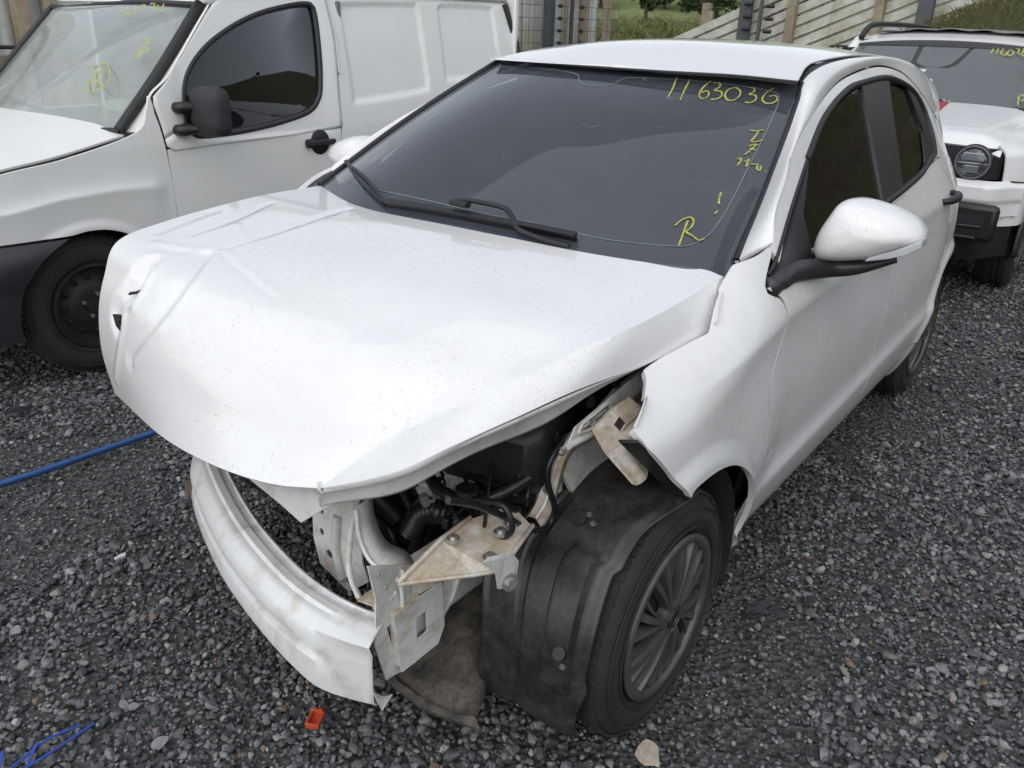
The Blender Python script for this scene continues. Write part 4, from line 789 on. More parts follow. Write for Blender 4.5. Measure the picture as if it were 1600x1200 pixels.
for k,r in (('hose_a',.016),('hose_b',.013),('hose_c',.015)):tube('hose',D[k],r,M['rubber'],car,12,30)
cd=crv(D['conduit'],64);tube('corrugated_conduit',cd,.023+.0026*np.sign(np.sin(np.arange(64)*math.pi/1.5)),M['rubber'],car,14)
for k,r in (('cable_a',.0068),('cable_b',.0062),('cable_c',.005)):tube('cable',D[k],r,M['rubber'],car,8,50)
for q in range(7):
    c=np.array(D['cable_b'][0])+rng.normal(0,.016,3);e=np.array([.12,.36,.60])+rng.normal(0,.035,3);m=(c+e)/2+np.array([0,0,.03])+rng.normal(0,.025,3);tube('cable',[c+np.array([.01,.01,-.012]),c,m,e],rng.uniform(.004,.0065),M['rubber'],car,7,20)
V,F=merge(tube_vf([[.285,.50,.635],[.285,.50,.66]],.020,16),tube_vf([[.285,.50,.66],[.285,.50,.668]],.023,16));mesh('connector_cap',V,F,M['rubber'],car,sharp=30)
lump('sensor_plug',(.22,.56,.60),(.03,.035,.03),M['black'],.005,rz(.4))
for q in range(7):
    t=.1+q/8;P=rp[0]*(1-t)+rp[4]*t+np.array([-.012,.001,0]);V,F=tube_vf([P,P+np.array([0,.0012,0])],.0032,8);mesh('spot_weld',V,F,M['primer'],rail)
for q,(a,b,c,r) in enumerate((([.02,.30,.62],[.16,.34,.60],[.24,.30,.50],.014),([-.05,.40,.78],[.10,.52,.74],[.20,.55,.63],.008),([.05,.20,.70],[.18,.26,.64],[.26,.33,.60],.012),([.0,.1,.6],[.16,.16,.56],[.2,.3,.44],.017),([.1,.3,.44],[.24,.34,.42],[.3,.30,.36],.013))):tube('hose',[a,b,c],r,M['rubber'],car,10,24)
for q in range(6):
    P=np.array([.16+.02*q,.44+.012*q,.612]);V,F=box_vf(P+rng.normal(0,.012,3),(.03,.022,.02),rz(rng.uniform(0,3)));mesh('wiring_plug',V,F,M['black'],car,bevel=.004,sharp=40)
lump('air_duct',(.10,.30,.735),(.20,.10,.06),M['black'],.025,rz(.7))
ro_,ri_=crv(D['rail_out'],40),crv(D['rail_in'],40);md=(ro_+ri_)/2
urail=sheet('upper_rail',np.stack([ri_+np.array([-.01,-.02,-.02]),ri_,md+np.array([.004,.004,.010]),ro_,ro_+np.array([-.012,-.004,-.022])],1),M['beige'],car,solid=.003,sharp=35)
tube('rail_seam',md+np.array([.006,.006,.011]),.003,M['primer'],urail,6)
for k in (6,14,22,31):bolt(md[k]+np.array([.004,.004,.011]),(.3,.5,.8),.008,urail)
tube('prop_rod',D['rod'],.004,M['bolt'],car,8,20)
for q,(u,v) in enumerate(((.35,.3),(.6,.55),(.8,.2))):
    P=md[int(u*39)]+np.array([-.02,-.02,.03]);V,F=merge(box_vf(P,(.022,.012,.016)),box_vf(P+np.array([0,0,.012]),(.010,.012,.012)));mesh('plastic_clip',V,F,M['black'],car,bevel=.002,smooth=False)
# more of the torn loom: a taped trunk with branches
trunk=crv([[.10,.20,.66],[.20,.30,.66],[.27,.40,.63],[.26,.50,.625],[.16,.56,.66],[.0,.58,.72]],60)
tube('taped_loom',trunk,.013+.0012*np.sin(np.arange(60)*1.9),M['rubber'],car,10)
for q in range(12):
    i=rng.integers(4,54);c=trunk[i];e=c+np.array([rng.uniform(-.02,.05),rng.uniform(-.06,.05),rng.uniform(-.10,-.02)]);m=(c+e)/2+rng.normal(0,.02,3)
    lw=tube('loom_wire',[c,m,e],rng.uniform(.0025,.0045),M['rubber'] if q%4 else M['cabin_grey'],car,6,14)
    if q%2==0:
        V,F=box_vf(e,(.020,.016,.026),rz(rng.uniform(0,3))@rx(rng.uniform(-.6,.6)));mesh('loom_plug',V,F,M['black'] if q%4 else M['cabin_grey'],car,bevel=.003,sharp=40)
lump('fuse_box',(.10,.50,.62),(.13,.10,.09),M['black'],.012,rz(.3));lump('abs_block',(.03,.30,.60),(.10,.12,.10),M['bolt'],.008,rz(.5))
for q in range(4):tube('brake_pipe',[[.04+.018*q,.34,.62],[.07+.018*q,.40,.66+.008*q],[.02+.01*q,.50,.66],[-.15,.55,.60]],.0032,M['bolt'],car,6,24)
tube('radiator_hose',[[.12,-.05,.62],[.22,.06,.62],[.26,.16,.55],[.22,.24,.46]],.022,M['rubber'],car,12,30)
for q in (5,24):
    pass
tube('horn',[[.27,-.455,.30],[.315,-.48,.29]],[.030,.034],M['rust'],car,14)
plate('rusty_bracket',[[.24,-.49,.47],[.265,-.47,.47],[.27,-.475,.34],[.245,-.49,.34]],(-.01,-.006,0),M['rust'],car,bevel=.002)
tube('loose_wire',[[.17,-.62,.33],[.14,-.66,.22],[.16,-.60,.10],[.14,-.57,.04]],.004,M['rubber'],car,6,20)
# ---- wheel-arch liner, torn loose, and the muddy shield below the rail
gl=[]
for i,t in enumerate(np.linspace(98,-26,94)):
    a=math.radians(t);row=[]
    for j,s in enumerate(np.linspace(0,1,61)):
        y0=.50+.03*sst(30,-10,t)+.008*math.sin(t*.11);y1=.785+.005*math.sin(t*.09)+.03*sst(60,90,t)-.02*sst(5,-20,t)-.012*sst(48,44,t)*sst(-2,6,t)
        y=y0+(y1-y0)*s
        r=.322+.013*sst(.60,.64,s)*sst(.88,.85,s)*sst(-6,-2,t)*sst(50,46,t)-.010*sst(.90,1,s)+.02*sst(0,-25,t)-.006*sst(.28,.31,s)*sst(.40,.37,s)+.006*sst(.0,.06,.06-s)
        row.append([-.06+r*math.cos(a),y,.30+r*math.sin(a)])
    gl.append(row)
liner=sheet('wheel_arch_liner',np.array(gl),M['liner'],car,solid=.003,sharp=28)
def liner_pt(t,s,o=.004):
    i=int(np.clip((98-t)/124*93,0,93));j=int(np.clip(s*60,0,60));P=gl[i][j];a=math.radians(t);return np.array([P[0]+o*math.cos(a),P[1],P[2]+o*math.sin(a)])
for t,s,r in ((58,.55,.016),(57,.68,.006),(12,.80,.014),(8,.86,.006),(60,.60,.006)):
    P=liner_pt(t,s);V,F=tube_vf([P-np.array([.006,0,.004]),P+np.array([.004,0,.004])],r,9);mesh('liner_clip',V,F,M['black'] if r>.007 else M['mud'],liner,sharp=30)
gi=[]
for t in np.linspace(96,200,30):
    a=math.radians(t);gi.append([[-.06+.352*math.cos(a),y,.30+.352*math.sin(a)] for y in (.42,.55,.68,.79)])
sheet('inner_liner',np.array(gi),M['void'],car,solid=.004)
sdd=np.array([[.20,.30,.30],[.10,.44,.27],[.13,.47,.20],[.27,.545,.135],[.36,.585,.10],[.405,.46,.115],[.40,.35,.16],[.34,.30,.24]])+np.array([-.03,-.02,.05])
gs=coons(crv(sdd[[7,6,5]],14),crv(sdd[[0,1,2]],14),crv(sdd[[7,0]],10,True),crv([sdd[5],sdd[4],sdd[3],sdd[2]],10))
gs[...,2]+=.012*np.sin(np.linspace(0,9,14))[:,None]*np.sin(np.linspace(0,5,10))[None]
sheet('splash_shield',gs,M['mud'],car,solid=.004)
plate('shield_bracket',(np.array([[.36,.585,.105],[.40,.47,.118],[.42,.38,.15],[.425,.36,.14],[.41,.47,.10],[.365,.60,.085]])+np.array([-.03,-.02,.05])).tolist(),(-.004,0,-.012),M['mud'],car)
# ---- wheels
def wheel(cx,cy,cz,R,rc,kind,par,s=1,rot=0.,wide=.165):
    """cy = plane of the outer face; s=+1 faces +y"""
    root=bpy.data.objects.new('wheel',None);COL.objects.link(root);root.parent=par;root.location=Vector((cx,cy,cz))-par.location
    def mk(name,V,F,mat,p=None,**k):
        V=np.array(V)*np.array([1,s,1.]);o=mesh(name,V,F,mat,None,**k);o.parent=root;return o
    pr=[(rc+.004,-.012),(rc+.016,-.004),(rc+.04,.002),(R-.055,.003),(R-.035,-.002),(R-.022,-.008),(R-.010,-.018),(R-.003,-.028),(R,-.042),(R,-.06),(R-.007,-.062),(R-.007,-.068),(R,-.070),(R,-.095),(R-.007,-.097),(R-.007,-.103),(R,-.105),(R,-.128),(R-.004,-.142),(R-.02,-wide),(rc+.03,-wide-.005),(rc,-wide+.01)]
    V,F=lathe_vf(pr,96);ty=mk('tyre',V,F,M['tyre'],sharp=35)
    # sipes across the shoulders, tread blocks
    vv=[]
    for k in range(64):
        a=2*math.pi*k/64+.02;c,sn=math.cos(a),math.sin(a)
        for y0,y1 in ((-.020,-.058),(-.108,-.138)):
            Rm=np.array([[c,0,-sn],[0,1,0],[sn,0,c]]);v,f=box_vf(Rm@np.array([R-.001,(y0+y1)/2,0]),(.007,abs(y1-y0),.019),Rm@rx(.12));vv.append((v,f))
    V,F=merge(*vv);tag(mk('tread_blocks',V,F,M['tyre'],ty,smooth=False),kind='stuff')
    for rr,hh_ in ((R-.030,.0035),(rc+.022,.003)):
        V,F=lathe_vf([(rr-.002,.000),(rr,.004),(rr+.002,.000)],80);mk('sidewall_ring',V,F,M['tyre'],ty)
    if kind=='cover':
        pf=[(rc+.006,-.02),(rc+.006,-.002),(rc,.004),(rc-.010,.003),(rc-.014,-.004),(rc-.018,-.016),(.06,-.020),(.012,-.018)]
        V,F=lathe_vf(pf,96);cv=mk('wheel_cover',V,F,M['steel'],sharp=40)
        V,F=lathe_vf([(rc+.006,-.006),(rc+.005,.004),(rc-.004,.007),(rc-.013,.004),(rc-.015,-.006)],96);mk('cover_rim',V,F,M['cover'],cv)
        sp=[]
        for k in range(8):
            a0=2*math.pi*k/8+rot
            for da,wd,hh0 in ((-.21,.0105,.012),(.12,.0125,.013),(.34,.006,.004)):
                n_=14;L=[];Rr=[]
                for q in np.linspace(0,1,n_):
                    r=.030+(rc-.016-.030)*q;ang=a0+da*(.35+.65*q)+.10*q
                    e=np.array([math.cos(ang),0,math.sin(ang)]);tt_=np.array([-math.sin(ang),0,math.cos(ang)]);w=wd*(.55+.6*q)
                    h=hh0*(math.sin(math.pi*min(1,.25+q*.75))*.6+.3)-.006*q
                    L.append([e*r-tt_*w+np.array([0,-.016,0]),e*r-tt_*w*.62+np.array([0,h,0]),e*r+tt_*w*.62+np.array([0,h*.9,0]),e*r+tt_*w+np.array([0,-.016,0])])
                L=np.array(L);sp.append((L.reshape(-1,3).tolist(),gfaces(n_,4)))
            # hole between the pairs
        for v_,f_ in sp:mk('spoke',v_,f_,M['cover'],cv,sharp=40)
        V,F=lathe_vf([(.046,-.016),(.044,.006),(.036,.010),(.034,.006),(.028,.0065),(.002,.008)],40);mk('hub_cap',V,F,M['cover'],cv,sharp=40)
        V,F=lathe_vf([(.024,.007),(.022,.012),(.016,.0125),(.014,.009),(.002,.009)],30);mk('hub_badge',V,F,M['steel'],cv,sharp=40)
    else:
        pf=[(rc+.004,-.01),(rc+.002,.002),(rc-.010,.003),(rc-.018,-.012),(rc-.025,-.045),(rc-.05,-.05),(.09,-.030),(.075,-.022),(.04,-.024),(.035,-.012),(.004,-.010)]
        V,F=lathe_vf(pf,72);rm=mk('steel_rim',V,F,M['steel'],sharp=40)
        for k in range(12):
            a=2*math.pi*k/12;c=np.array([math.cos(a)*(rc*.66),-.040,math.sin(a)*(rc*.66)]);V,F=tube_vf([c,c+np.array([0,.004,0])],.0125,12);mk('rim_hole',V,F,M['void'],rm)
        for k in range(4):
            a=2*math.pi*k/4+.4;c=np.array([math.cos(a)*.05,-.026,math.sin(a)*.05]);V,F=tube_vf([c,c+np.array([0,.014,0])],.009,6);mk('wheel_bolt',V,F,M['bolt'],rm,sharp=30)
    return root
wheel(-.06,.80,.295,.287,.190,'cover',car,1,.35)
wheel(-2.52,.752,.29,.287,.190,'cover',car,1,.9)
wheel(-.22,-.70,.29,.287,.190,'cover',car,-1,.1)
wheel(-2.52,-.768,.29,.287,.190,'cover',car,-1,.5)
# ================================================================== panel van
van=empty('panel_van',(-1.6,-2.95,0),'old white panel van with black bolt-on mirror, parked behind the hatchback','van')
VX=-.32
def Yv(x,z):
    x=np.asarray(x,float);z=np.asarray(z,float)
    return -2.11-.10*np.clip((z-.95)/.6,0,None)**1.4-.02*np.clip((.8-z)/.5,0,None)**2-.35*np.clip(x+.15,0,None)**2
def Yv2(x,z):
    y=Yv(x,z)
    # raised belt over the arch and the stamped line of door and wing
    rd=np.interp(x,[r[0] for r in D['v_ridge']][::-1],[r[1] for r in D['v_ridge']][::-1]);on=sst(-.72,-.62,x)
    t=np.clip(rd-z,0,None);u=np.clip(z-rd,0,None)
    y=y+on*(.020*np.exp(-u/.030)*(u>=0)*(t<=0)+.020*np.exp(-t/.10)*(t>0))
    zr=.955+.02*(x+.9);on2=sst(-.78,-.86,x)*sst(-1.75,-1.6,x);u=np.clip(z-zr,0,None);y=y-on2*.014*sst(0,.02,u)
    r=np.hypot(x-VX,z-.305);y=y+.012*sst(.39,.35,r)
    return y
def vlift(g2,off=0.):
    x,z=g2[...,0],g2[...,1];return np.stack([x,Yv2(x,z)+off,z],-1)
def vpanel(name,B,T,L,R,nu,nv,mat,off=0.,fl=.012,sharp=()):
    g=vlift(coons(crv(B,nu,'B' in sharp),crv(T,nu,'T' in sharp),crv(L,nv,'L' in sharp),crv(R,nv,'R' in sharp)),off);return panel(name,g,mat,van,(0,1,0),fl)
df=D['v_doorf'];dr=D['v_doorr'];wr=np.array(D['v_wsr'])
doorf=df+[[-.738,.50],[-.735,.30]]
arch=[[VX+.385*math.cos(math.radians(a)),.31+.385*math.sin(math.radians(a))] for a in np.linspace(128,-8,16)]
# wing: bonnet line on top, arch below
hl=np.array(D['v_hood'])
wt=[[df[0][0]+.004,df[0][1]],[-.665,1.11],[-.595,1.02]]+[[float(h[0]),float(h[2])-.006] for h in hl[1:]]+[[.2,.86],[.38,.79]]
vpanel('front_wing',[[-.728,.30],[-.69,.33]]+[[VX+.342*math.cos(math.radians(a)),.305+.342*math.sin(math.radians(a))] for a in np.linspace(176,78,18)]+[[-.11,.640],[.03,.642],[.38,.63]],wt,[[p[0]+.005,p[1]] for p in doorf[::-1]],[[.38,.63],[.385,.7],[.38,.79]],70,40,M['van'],sharp=('B',))
# door lower, door frame ring, window
wv=np.array(D['v_win']);wc=wv.mean(0)
nW=96
inner=crv(np.vstack([wv,wv[:1]]),nW)[:-1]
do=np.array([[df[0][0]-.006,df[0][1]-.01],[-.80,1.235],[-.89,1.32],[-.985,1.42],[-1.09,1.525],[-1.2,1.59],[-1.4,1.635],[-1.6,1.655],[dr[0][0]+.0075,1.655],[dr[0][0]+.004,dr[0][1]],[dr[1][0]+.004,dr[1][1]],[dr[2][0]+.004,dr[2][1]],[dr[2][0]+.006,.96],[-1.4,.945],[-1.0,.94],[-.73,.93],[df[2][0]-.004,df[2][1]]])
# match the outer ring to the inner ring by angle about the window's middle
ang=lambda P:np.arctan2(P[:,1]-wc[1],(P[:,0]-wc[0])*.75)
od=crv(np.vstack([do,do[:1]]),500,True)[:-1];oa=ang(od);ia=ang(inner)
outer=np.array([od[np.argmin(np.abs(np.angle(np.exp(1j*(oa-a)))))] for a in ia])
kk=np.linspace(0,1,8)[None,:,None];g=inner[:,None]*(1-kk)+outer[:,None]*kk;g=np.concatenate([g,g[:1]],0)
vd=sheet('door_frame',vlift(g,.001),M['van'],van,solid=.004)
vpanel('front_door',[[-.739,.30],[-1.2,.28],[-1.728,.28]],[[df[3][0]-.004,.938],[-1.0,.94],[-1.4,.945],[-1.738,.958]],[[-.739,.30],[-.742,.5],[df[3][0]-.004,.938]],[[-1.728,.28],[-1.73,.6],[-1.738,.958]],50,40,M['van'])
V=[];F=[]
rings=[wc+(inner-wc)*t for t in (1.0,.8,.5,.2,.03)];m=len(inner)
for R in rings:V+=vlift(R,-.012).tolist()
for r in range(4):
    for i in range(m):F.append((r*m+i,r*m+(i+1)%m,(r+1)*m+(i+1)%m,(r+1)*m+i))
mesh('door_window',V,F,M['winv'],van)
tube('window_seal',vlift(np.vstack([inner,inner[:1]]),.000),.013,M['seal'],van,8)
# side panel with two stamped fields
xs=np.linspace(dr[2][0]-.006,-3.30,150);zs=np.linspace(.26,1.70,120)
G=np.stack(np.meshgrid(xs,zs,indexing='ij'),-1)
G[0,:,0]=np.interp(G[0,:,1],[p[1] for p in dr[::-1]],[p[0] for p in dr[::-1]])-.006
def inside_soft(P,poly,w=.03):
    Q=crv(np.vstack([poly,poly[:1]]),160)
    d=np.full(P.shape[:-1],9.)
    for q in Q:d=np.minimum(d,np.hypot(P[...,0]-q[0],P[...,1]-q[1]))
    x,y=P[...,0],P[...,1];ins=np.zeros(P.shape[:-1],bool);j=len(Q)-1
    for i in range(len(Q)):
        c=((Q[i,1]>y)!=(Q[j,1]>y))&(x<(Q[j,0]-Q[i,0])*(y-Q[i,1])/(Q[j,1]-Q[i,1]+1e-12)+Q[i,0]);ins^=c;j=i
    return np.where(ins,sst(0,w,d),0)
sp=vlift(G);dep=inside_soft(G,np.array(D['v_pan1']))+inside_soft(G,np.array(D['v_pan2']));sp[...,1]-=.016*dep
sp[...,1]-=.25*np.clip(G[...,1]-1.58,0,None)
panel('side_panel',sp,M['van'],van,(0,1,0),.012)
st=vlift(crv([[-3.26,1.60],[-3.29,1.5],[-3.33,1.35],[-3.345,1.1]],20),.004);tube('rear_corner_strip',st,.022,M['trim'],van,10)
# windscreen, pillar, roof, bonnet
wt_=crv(D['v_wstop'],31);rgt=crv(wr,25);lft=rgt.copy();lft[:,1]=-5.92-rgt[:,1];lft[-1]=wt_[-1];lft=lft+ (np.linspace(0,1,25)[:,None])*(wt_[-1]-lft[-1])
bt=crv([rgt[0],[-.43,-2.6,1.0],[-.37,-2.96,.995],[-.43,-3.3,1.0],lft[0]],31)
gw=coons(bt[::-1],wt_[::-1],lft,rgt);u=np.linspace(-1,1,31)[:,None];v=np.linspace(0,1,25)[None];gw[...,0]+=.05*(1-u**2)*np.sin(np.pi*v)
vws=sheet('windscreen',gw,M['wsv'],van)
for P in (rgt,wt_,bt,lft):tube('windscreen_seal',P+(np.array([.016,.012,.012]) if P is rgt else np.array([.004,0,.004])),.024 if P is rgt else .016,M['seal'],van,8)
NV=np.array([.72,.10,.69]);NV/=np.linalg.norm(NV)
for nm,ss in D['marks_v'].items():
    sh_=.035 if True else 0
    if nm=='mark_r':
        V,F=merge(*[ribbon_vf(np.array(s)+NV*(.085+.0002*i),.007,NV,.001,14) for i,s in enumerate(ss) if len(s)>1]);mesh('painted_mark',V,F,M['yellow'],vws,smooth=False)
    else:
        for s in ss:V,F=ribbon_vf(np.array(s)+NV*.06,.007,NV,.001,14);mesh('painted_digit',V,F,M['yellow'],vws,smooth=False)
tube('reflection_streak',crv(np.array(D['v_streak'])+NV*.0,40),.011,M['seal'],van,8)  # dark tube shaped as the diagonal streak reflected in the van's windscreen
vw=tube('wiper_arm',D['v_wip2'],[.012,.010,.008,.007],M['black'],van,8,20);tube('wiper_blade',D['v_wip'],.009,M['rubber'],vw,8,24)
# pillar between windscreen and door frame
pa=crv(wr,30)+np.array([-.012,.015,.004]);pb2=crv([[df[2][0]+.03,df[2][1]-.03],[df[1][0]+.005,df[1][1]],[df[0][0]+.003,df[0][1]+.004],[-.795,1.245],[-.885,1.33],[-.98,1.43],[-1.085,1.535]],30);pb=vlift(pb2,.0)
kk=np.linspace(0,1,8)[None,:,None];g=pa[:,None]*(1-kk)+pb[:,None]*kk;g[...,1]+=.012*np.sin(np.pi*kk[...,0]);panel('front_pillar',g,M['van'],van,(.4,1,.2),.01)
rfx=[]
for x in np.linspace(0,1,30):
    row=[]
    for y in np.linspace(0,1,25):
        yy=-2.24-y*1.42;X=-1.11-x*2.22+.0;z0=1.545+.27*sst(0,.22,x)*1-.03*x
        edge=min(y,1-y);z=1.545+(z0-1.545)*sst(0,.14,edge)**.6 if True else z0
        z=z+ (.11*sst(0,.3,x))*(1-sst(0,.05,edge))*0
        row.append([X,yy,z])
    rfx.append(row)
sheet('roof',np.array(rfx),M['van'],van,solid=.01)
gx=[]
for x in np.linspace(0,1,24):
    X=-1.0-x*2.3;gx.append([[X,float(Yv(X,1.56))-.004,1.555+.06*sst(0,.3,x)],[X,-2.22,1.60+.06*sst(0,.3,x)],[X,-2.26,1.62+.06*sst(0,.3,x)],[X,-2.36,1.66+.08*sst(0,.3,x)]])
sheet('roof_gutter',np.array(gx),M['van'],van,solid=.006)
hg=[]
hL=crv(np.vstack([[[-.585,-2.2,1.005]],hl[1:],[[.2,-2.22,.87],[.42,-2.26,.80]]]),30)
for i in range(30):
    row=[]
    for y in np.linspace(0,1,21):
        P=hL[i].copy();P[1]=-2.19-y*1.52+(hL[i][1]+2.19)*(1-2*y);P[2]+=.05*math.sin(math.pi*y)**.6+.012*sst(.03,.09,y)*sst(.98,.9,y);P[0]+=.12*math.sin(math.pi*y);row.append(P)
    hg.append(row)
panel('bonnet',np.array(hg),M['van'],van,(0,0,1),.012)
# bumper, wheel, wheelhouse
bm_=[]
for x in np.linspace(0,1,26):
    X=-.10+x*.55 if False else -.04+x*.50
    top=.634-.008*x;row=[]
    for z in np.linspace(0,1,12):
        zz=.24+(top-.24)*z;yy=float(Yv(X,.6))+.035-.12*x**2-.02*(1-z)+.018*sst(.60,.66,z)-.012*sst(.9,1,z);rr=.342
        xx=X
        dz=zz-.305
        lim=VX+math.sqrt(max(rr*rr-dz*dz,0.01));xx=lim+.0+(X+.04)*((.46-lim)/.5)
        row.append([xx,yy,zz])
    bm_.append(row)
panel('front_bumper',np.array(bm_),M['trim'],van,(0,1,0),.03)
box('front_bumper_face',(.50,-2.95,.43),(.10,1.5,.38),M['trim'],van,.04)
wheel(VX,-2.155,.305,.305,.185,'steel',van,1)
wheel(-2.89,-2.155,.305,.305,.185,'steel',van,1)
wheel(VX,-3.74,.305,.305,.185,'steel',van,-1)
wheel(-2.89,-3.74,.305,.305,.185,'steel',van,-1)
gi=[]
for t in np.linspace(-10,200,40):
    a=math.radians(t);gi.append([[VX+.346*math.cos(a),y,.305+.346*math.sin(a)] for y in (-2.14,-2.4,-2.7)])
sheet('wheelhouse',np.array(gi),M['void'],van,solid=.004)
box('underbody',(-1.7,-2.95,.34),(3.2,1.2,.10),M['void'],van,.01)
box('far_side',(-2.32,-3.76,1.0),(1.98,.04,1.3),M['van'],van,.01);box('far_lower_side',(-.6,-3.76,.68),(1.4,.04,.6),M['van'],van,.01)
box('rear_doors',(-3.31,-2.95,1.0),(.04,1.6,1.5),M['van'],van,.01)
box('added_bulkhead',(-1.85,-2.95,1.0),(.03,1.5,1.15),M['cabin_grey'],van,.01)  # unseen pale partition, added for the pale reflection in the windscreen
box('dashboard',(-.72,-2.95,.93),(.42,1.42,.10),M['cabin_grey'],van,.04)
for y in (-2.55,-3.3):
    V,F=merge(box_vf((-1.35,y,.62),(.5,.5,.22)),box_vf((-1.62,y,.95),(.14,.48,.6),ry(-.2)));mesh('seat',V,F,M['cabin'],van,bevel=.05,sharp=40)
V,F=plate_vf(np.array([[-.70,-2.36,1.052],[-.70,-2.52,1.052],[-.74,-2.52,1.10],[-.74,-2.36,1.10]])+np.array([.02,.0,.03]),(.001,0,.001));mesh('sticker',V,F,M['sticker'],vws,smooth=False)
# mirror and handle
mh=np.array(D['v_mh']);c=mh.mean(0);L=crv(np.vstack([mh,mh[:1]]),48)[:-1];V=[];F=[];m=len(L)
pf=[(.93,-.04),(1,-.02),(1,.005),(.94,.022),(.8,.036),(.5,.045),(.05,.047)]
for t,dx in pf:
    R=c+(L-c)*t;R[:,0]=c[0]+dx;V+=R.tolist()
for r in range(len(pf)-1):
    for i in range(m):F.append((r*m+i,r*m+(i+1)%m,(r+1)*m+(i+1)%m,(r+1)*m+i))
F.append(tuple((len(pf)-1)*m+i for i in range(m)));F.append(tuple(range(m)))
mo=mesh('door_mirror',V,F,M['blackmatt'],van,sharp=60)
for k in ('v_arm1','v_arm2'):
    ax_,az_=D[k][0];yb=float(Yv2(ax_,az_))
    tube('mirror_arm',[[ax_,yb-.01,az_],[ax_-.006,yb+.025,az_],[ax_-.05,yb+.06,az_+.003],[-.89,yb+.10,az_+.008]],[.022,.027,.018,.017],M['black'],mo,12,24)
h0=D['v_handle'][0];hp=np.array([h0[0],float(Yv2(h0[0],h0[1])),h0[1]])
V,F=tube_vf([hp+[0,-.01,0],hp+[0,.004,0],hp+[0,.010,0]],[.062,.062,.054],32);hd=mesh('door_handle',V,F,M['black'],van,sharp=40)
V,F=box_vf(hp+np.array([0,.022,0]),(.17,.022,.030));mesh('handle_bar',V,F,M['trim'],hd,bevel=.008,smooth=False)
V,F=box_vf(hp+np.array([.075,.012,0]),(.05,.03,.045));mesh('lock',V,F,M['black'],hd,bevel=.012,smooth=False)
# ================================================================== suv behind the hatchback
suv=empty('sport_utility_vehicle',(-6,-.05,0),'white boxy off-roader with round headlamp parked behind the hatchback, red stripe on bonnet','car')
CY=-.05
def sg(rows):return np.array(rows,float)
def prism(name,fn,nu,nv,mat,out,fl=.012,pan=True):
    g=np.array([[fn(u,v) for v in np.linspace(0,1,nv)] for u in np.linspace(0,1,nu)],float)
    return panel(name,g,mat,suv,out,fl) if pan else sheet(name,g,mat,suv,solid=.006)
# bonnet: u across (right to left), v front to rear
def fhood(u,v):
    y=CY+(-.725+1.45*u);e=abs(2*u-1)
    x=-4.02-1.03*v-.03*e**2*(1-v)+.02*math.sin(math.pi*u)*v;z=.935+.085*sst(0,.06,v)*.35+.10*v**.9+.022*(1-e**4)-.02*sst(.85,1,e)
    z-=.02*(1-sst(0,.05,v));z-=.012*sst(.42,.5,abs(u-.5))
    return (x,y,z)
sh_=prism('bonnet',fhood,41,30,M['suv'],(0,0,1))
g=[]
for a in np.linspace(0,1,8):g.append([np.array(fhood(.29+.05*a+.0,1-.02-v*.60))+np.array([0,(-.04*v),.004]) for v in np.linspace(0,1,8)])
g=np.array(g);g[...,1]=-.15+.32*np.linspace(0,1,8)[:,None]+.04*np.linspace(0,1,8)[None]
for i in range(8):
    for j in range(8):
        u_=(g[i,j,1]-CY+.725)/1.45;g[i,j,2]=fhood(u_,1-.02-j/7*.60)[2]+.004
sheet('bonnet_stripe',g,M['redstripe'],sh_,solid=.001)
# front face: black grille band, body-colour bumper, black lower
def fwing(s):
    def f(u,v): # u along x, v up
        x=-4.07-1.0*u;zt_=.945+.105*u;r=math.hypot(x+4.84,0)
        zb=.33+math.sqrt(max(0,.46**2-(x+4.84)**2)) if abs(x+4.84)<.46 else .50
        zb=max(zb,.50) if x>-4.84 else max(zb,.3)
        z=zb+(zt_-zb)*v;y=.73+.155*math.sin(min(1,(u*4.)+.18)*math.pi/2)*(1-.25*v**4)-.02*v**3
        if v>.86:y-=.13*((v-.86)/.14)**2*sst(0,.3,u+.1)
        return (x,CY+s*(y),z)
    return f
for s in (1,-1):prism('front_wing',fwing(s),40,24,M['suv'],(0,s,0))
def fband(u,v):
    y=CY+(-.74+1.48*u);e=abs(2*u-1);return (-4.0-.035*e**2-.06*sst(.88,1,e)-.01*(1-v),y,.755+.165*v+.02*(1-sst(.8,1.,e))*(v-.5)*2*.3)
prism('grille_panel',fband,41,10,M['trim'],(1,0,0),.03)
for k in range(7):
    y=CY-.36+.12*k;V,F=merge(*[tube_vf(p_,.006,8) for p_ in ([[-3.985,y-.035,.80],[-3.985,y-.035,.90],[-3.985,y+.035,.90],[-3.985,y+.035,.80],[-3.985,y-.035,.80]],)]);gs_=mesh('grille_slot',V,F,M['cabin_grey'],suv)
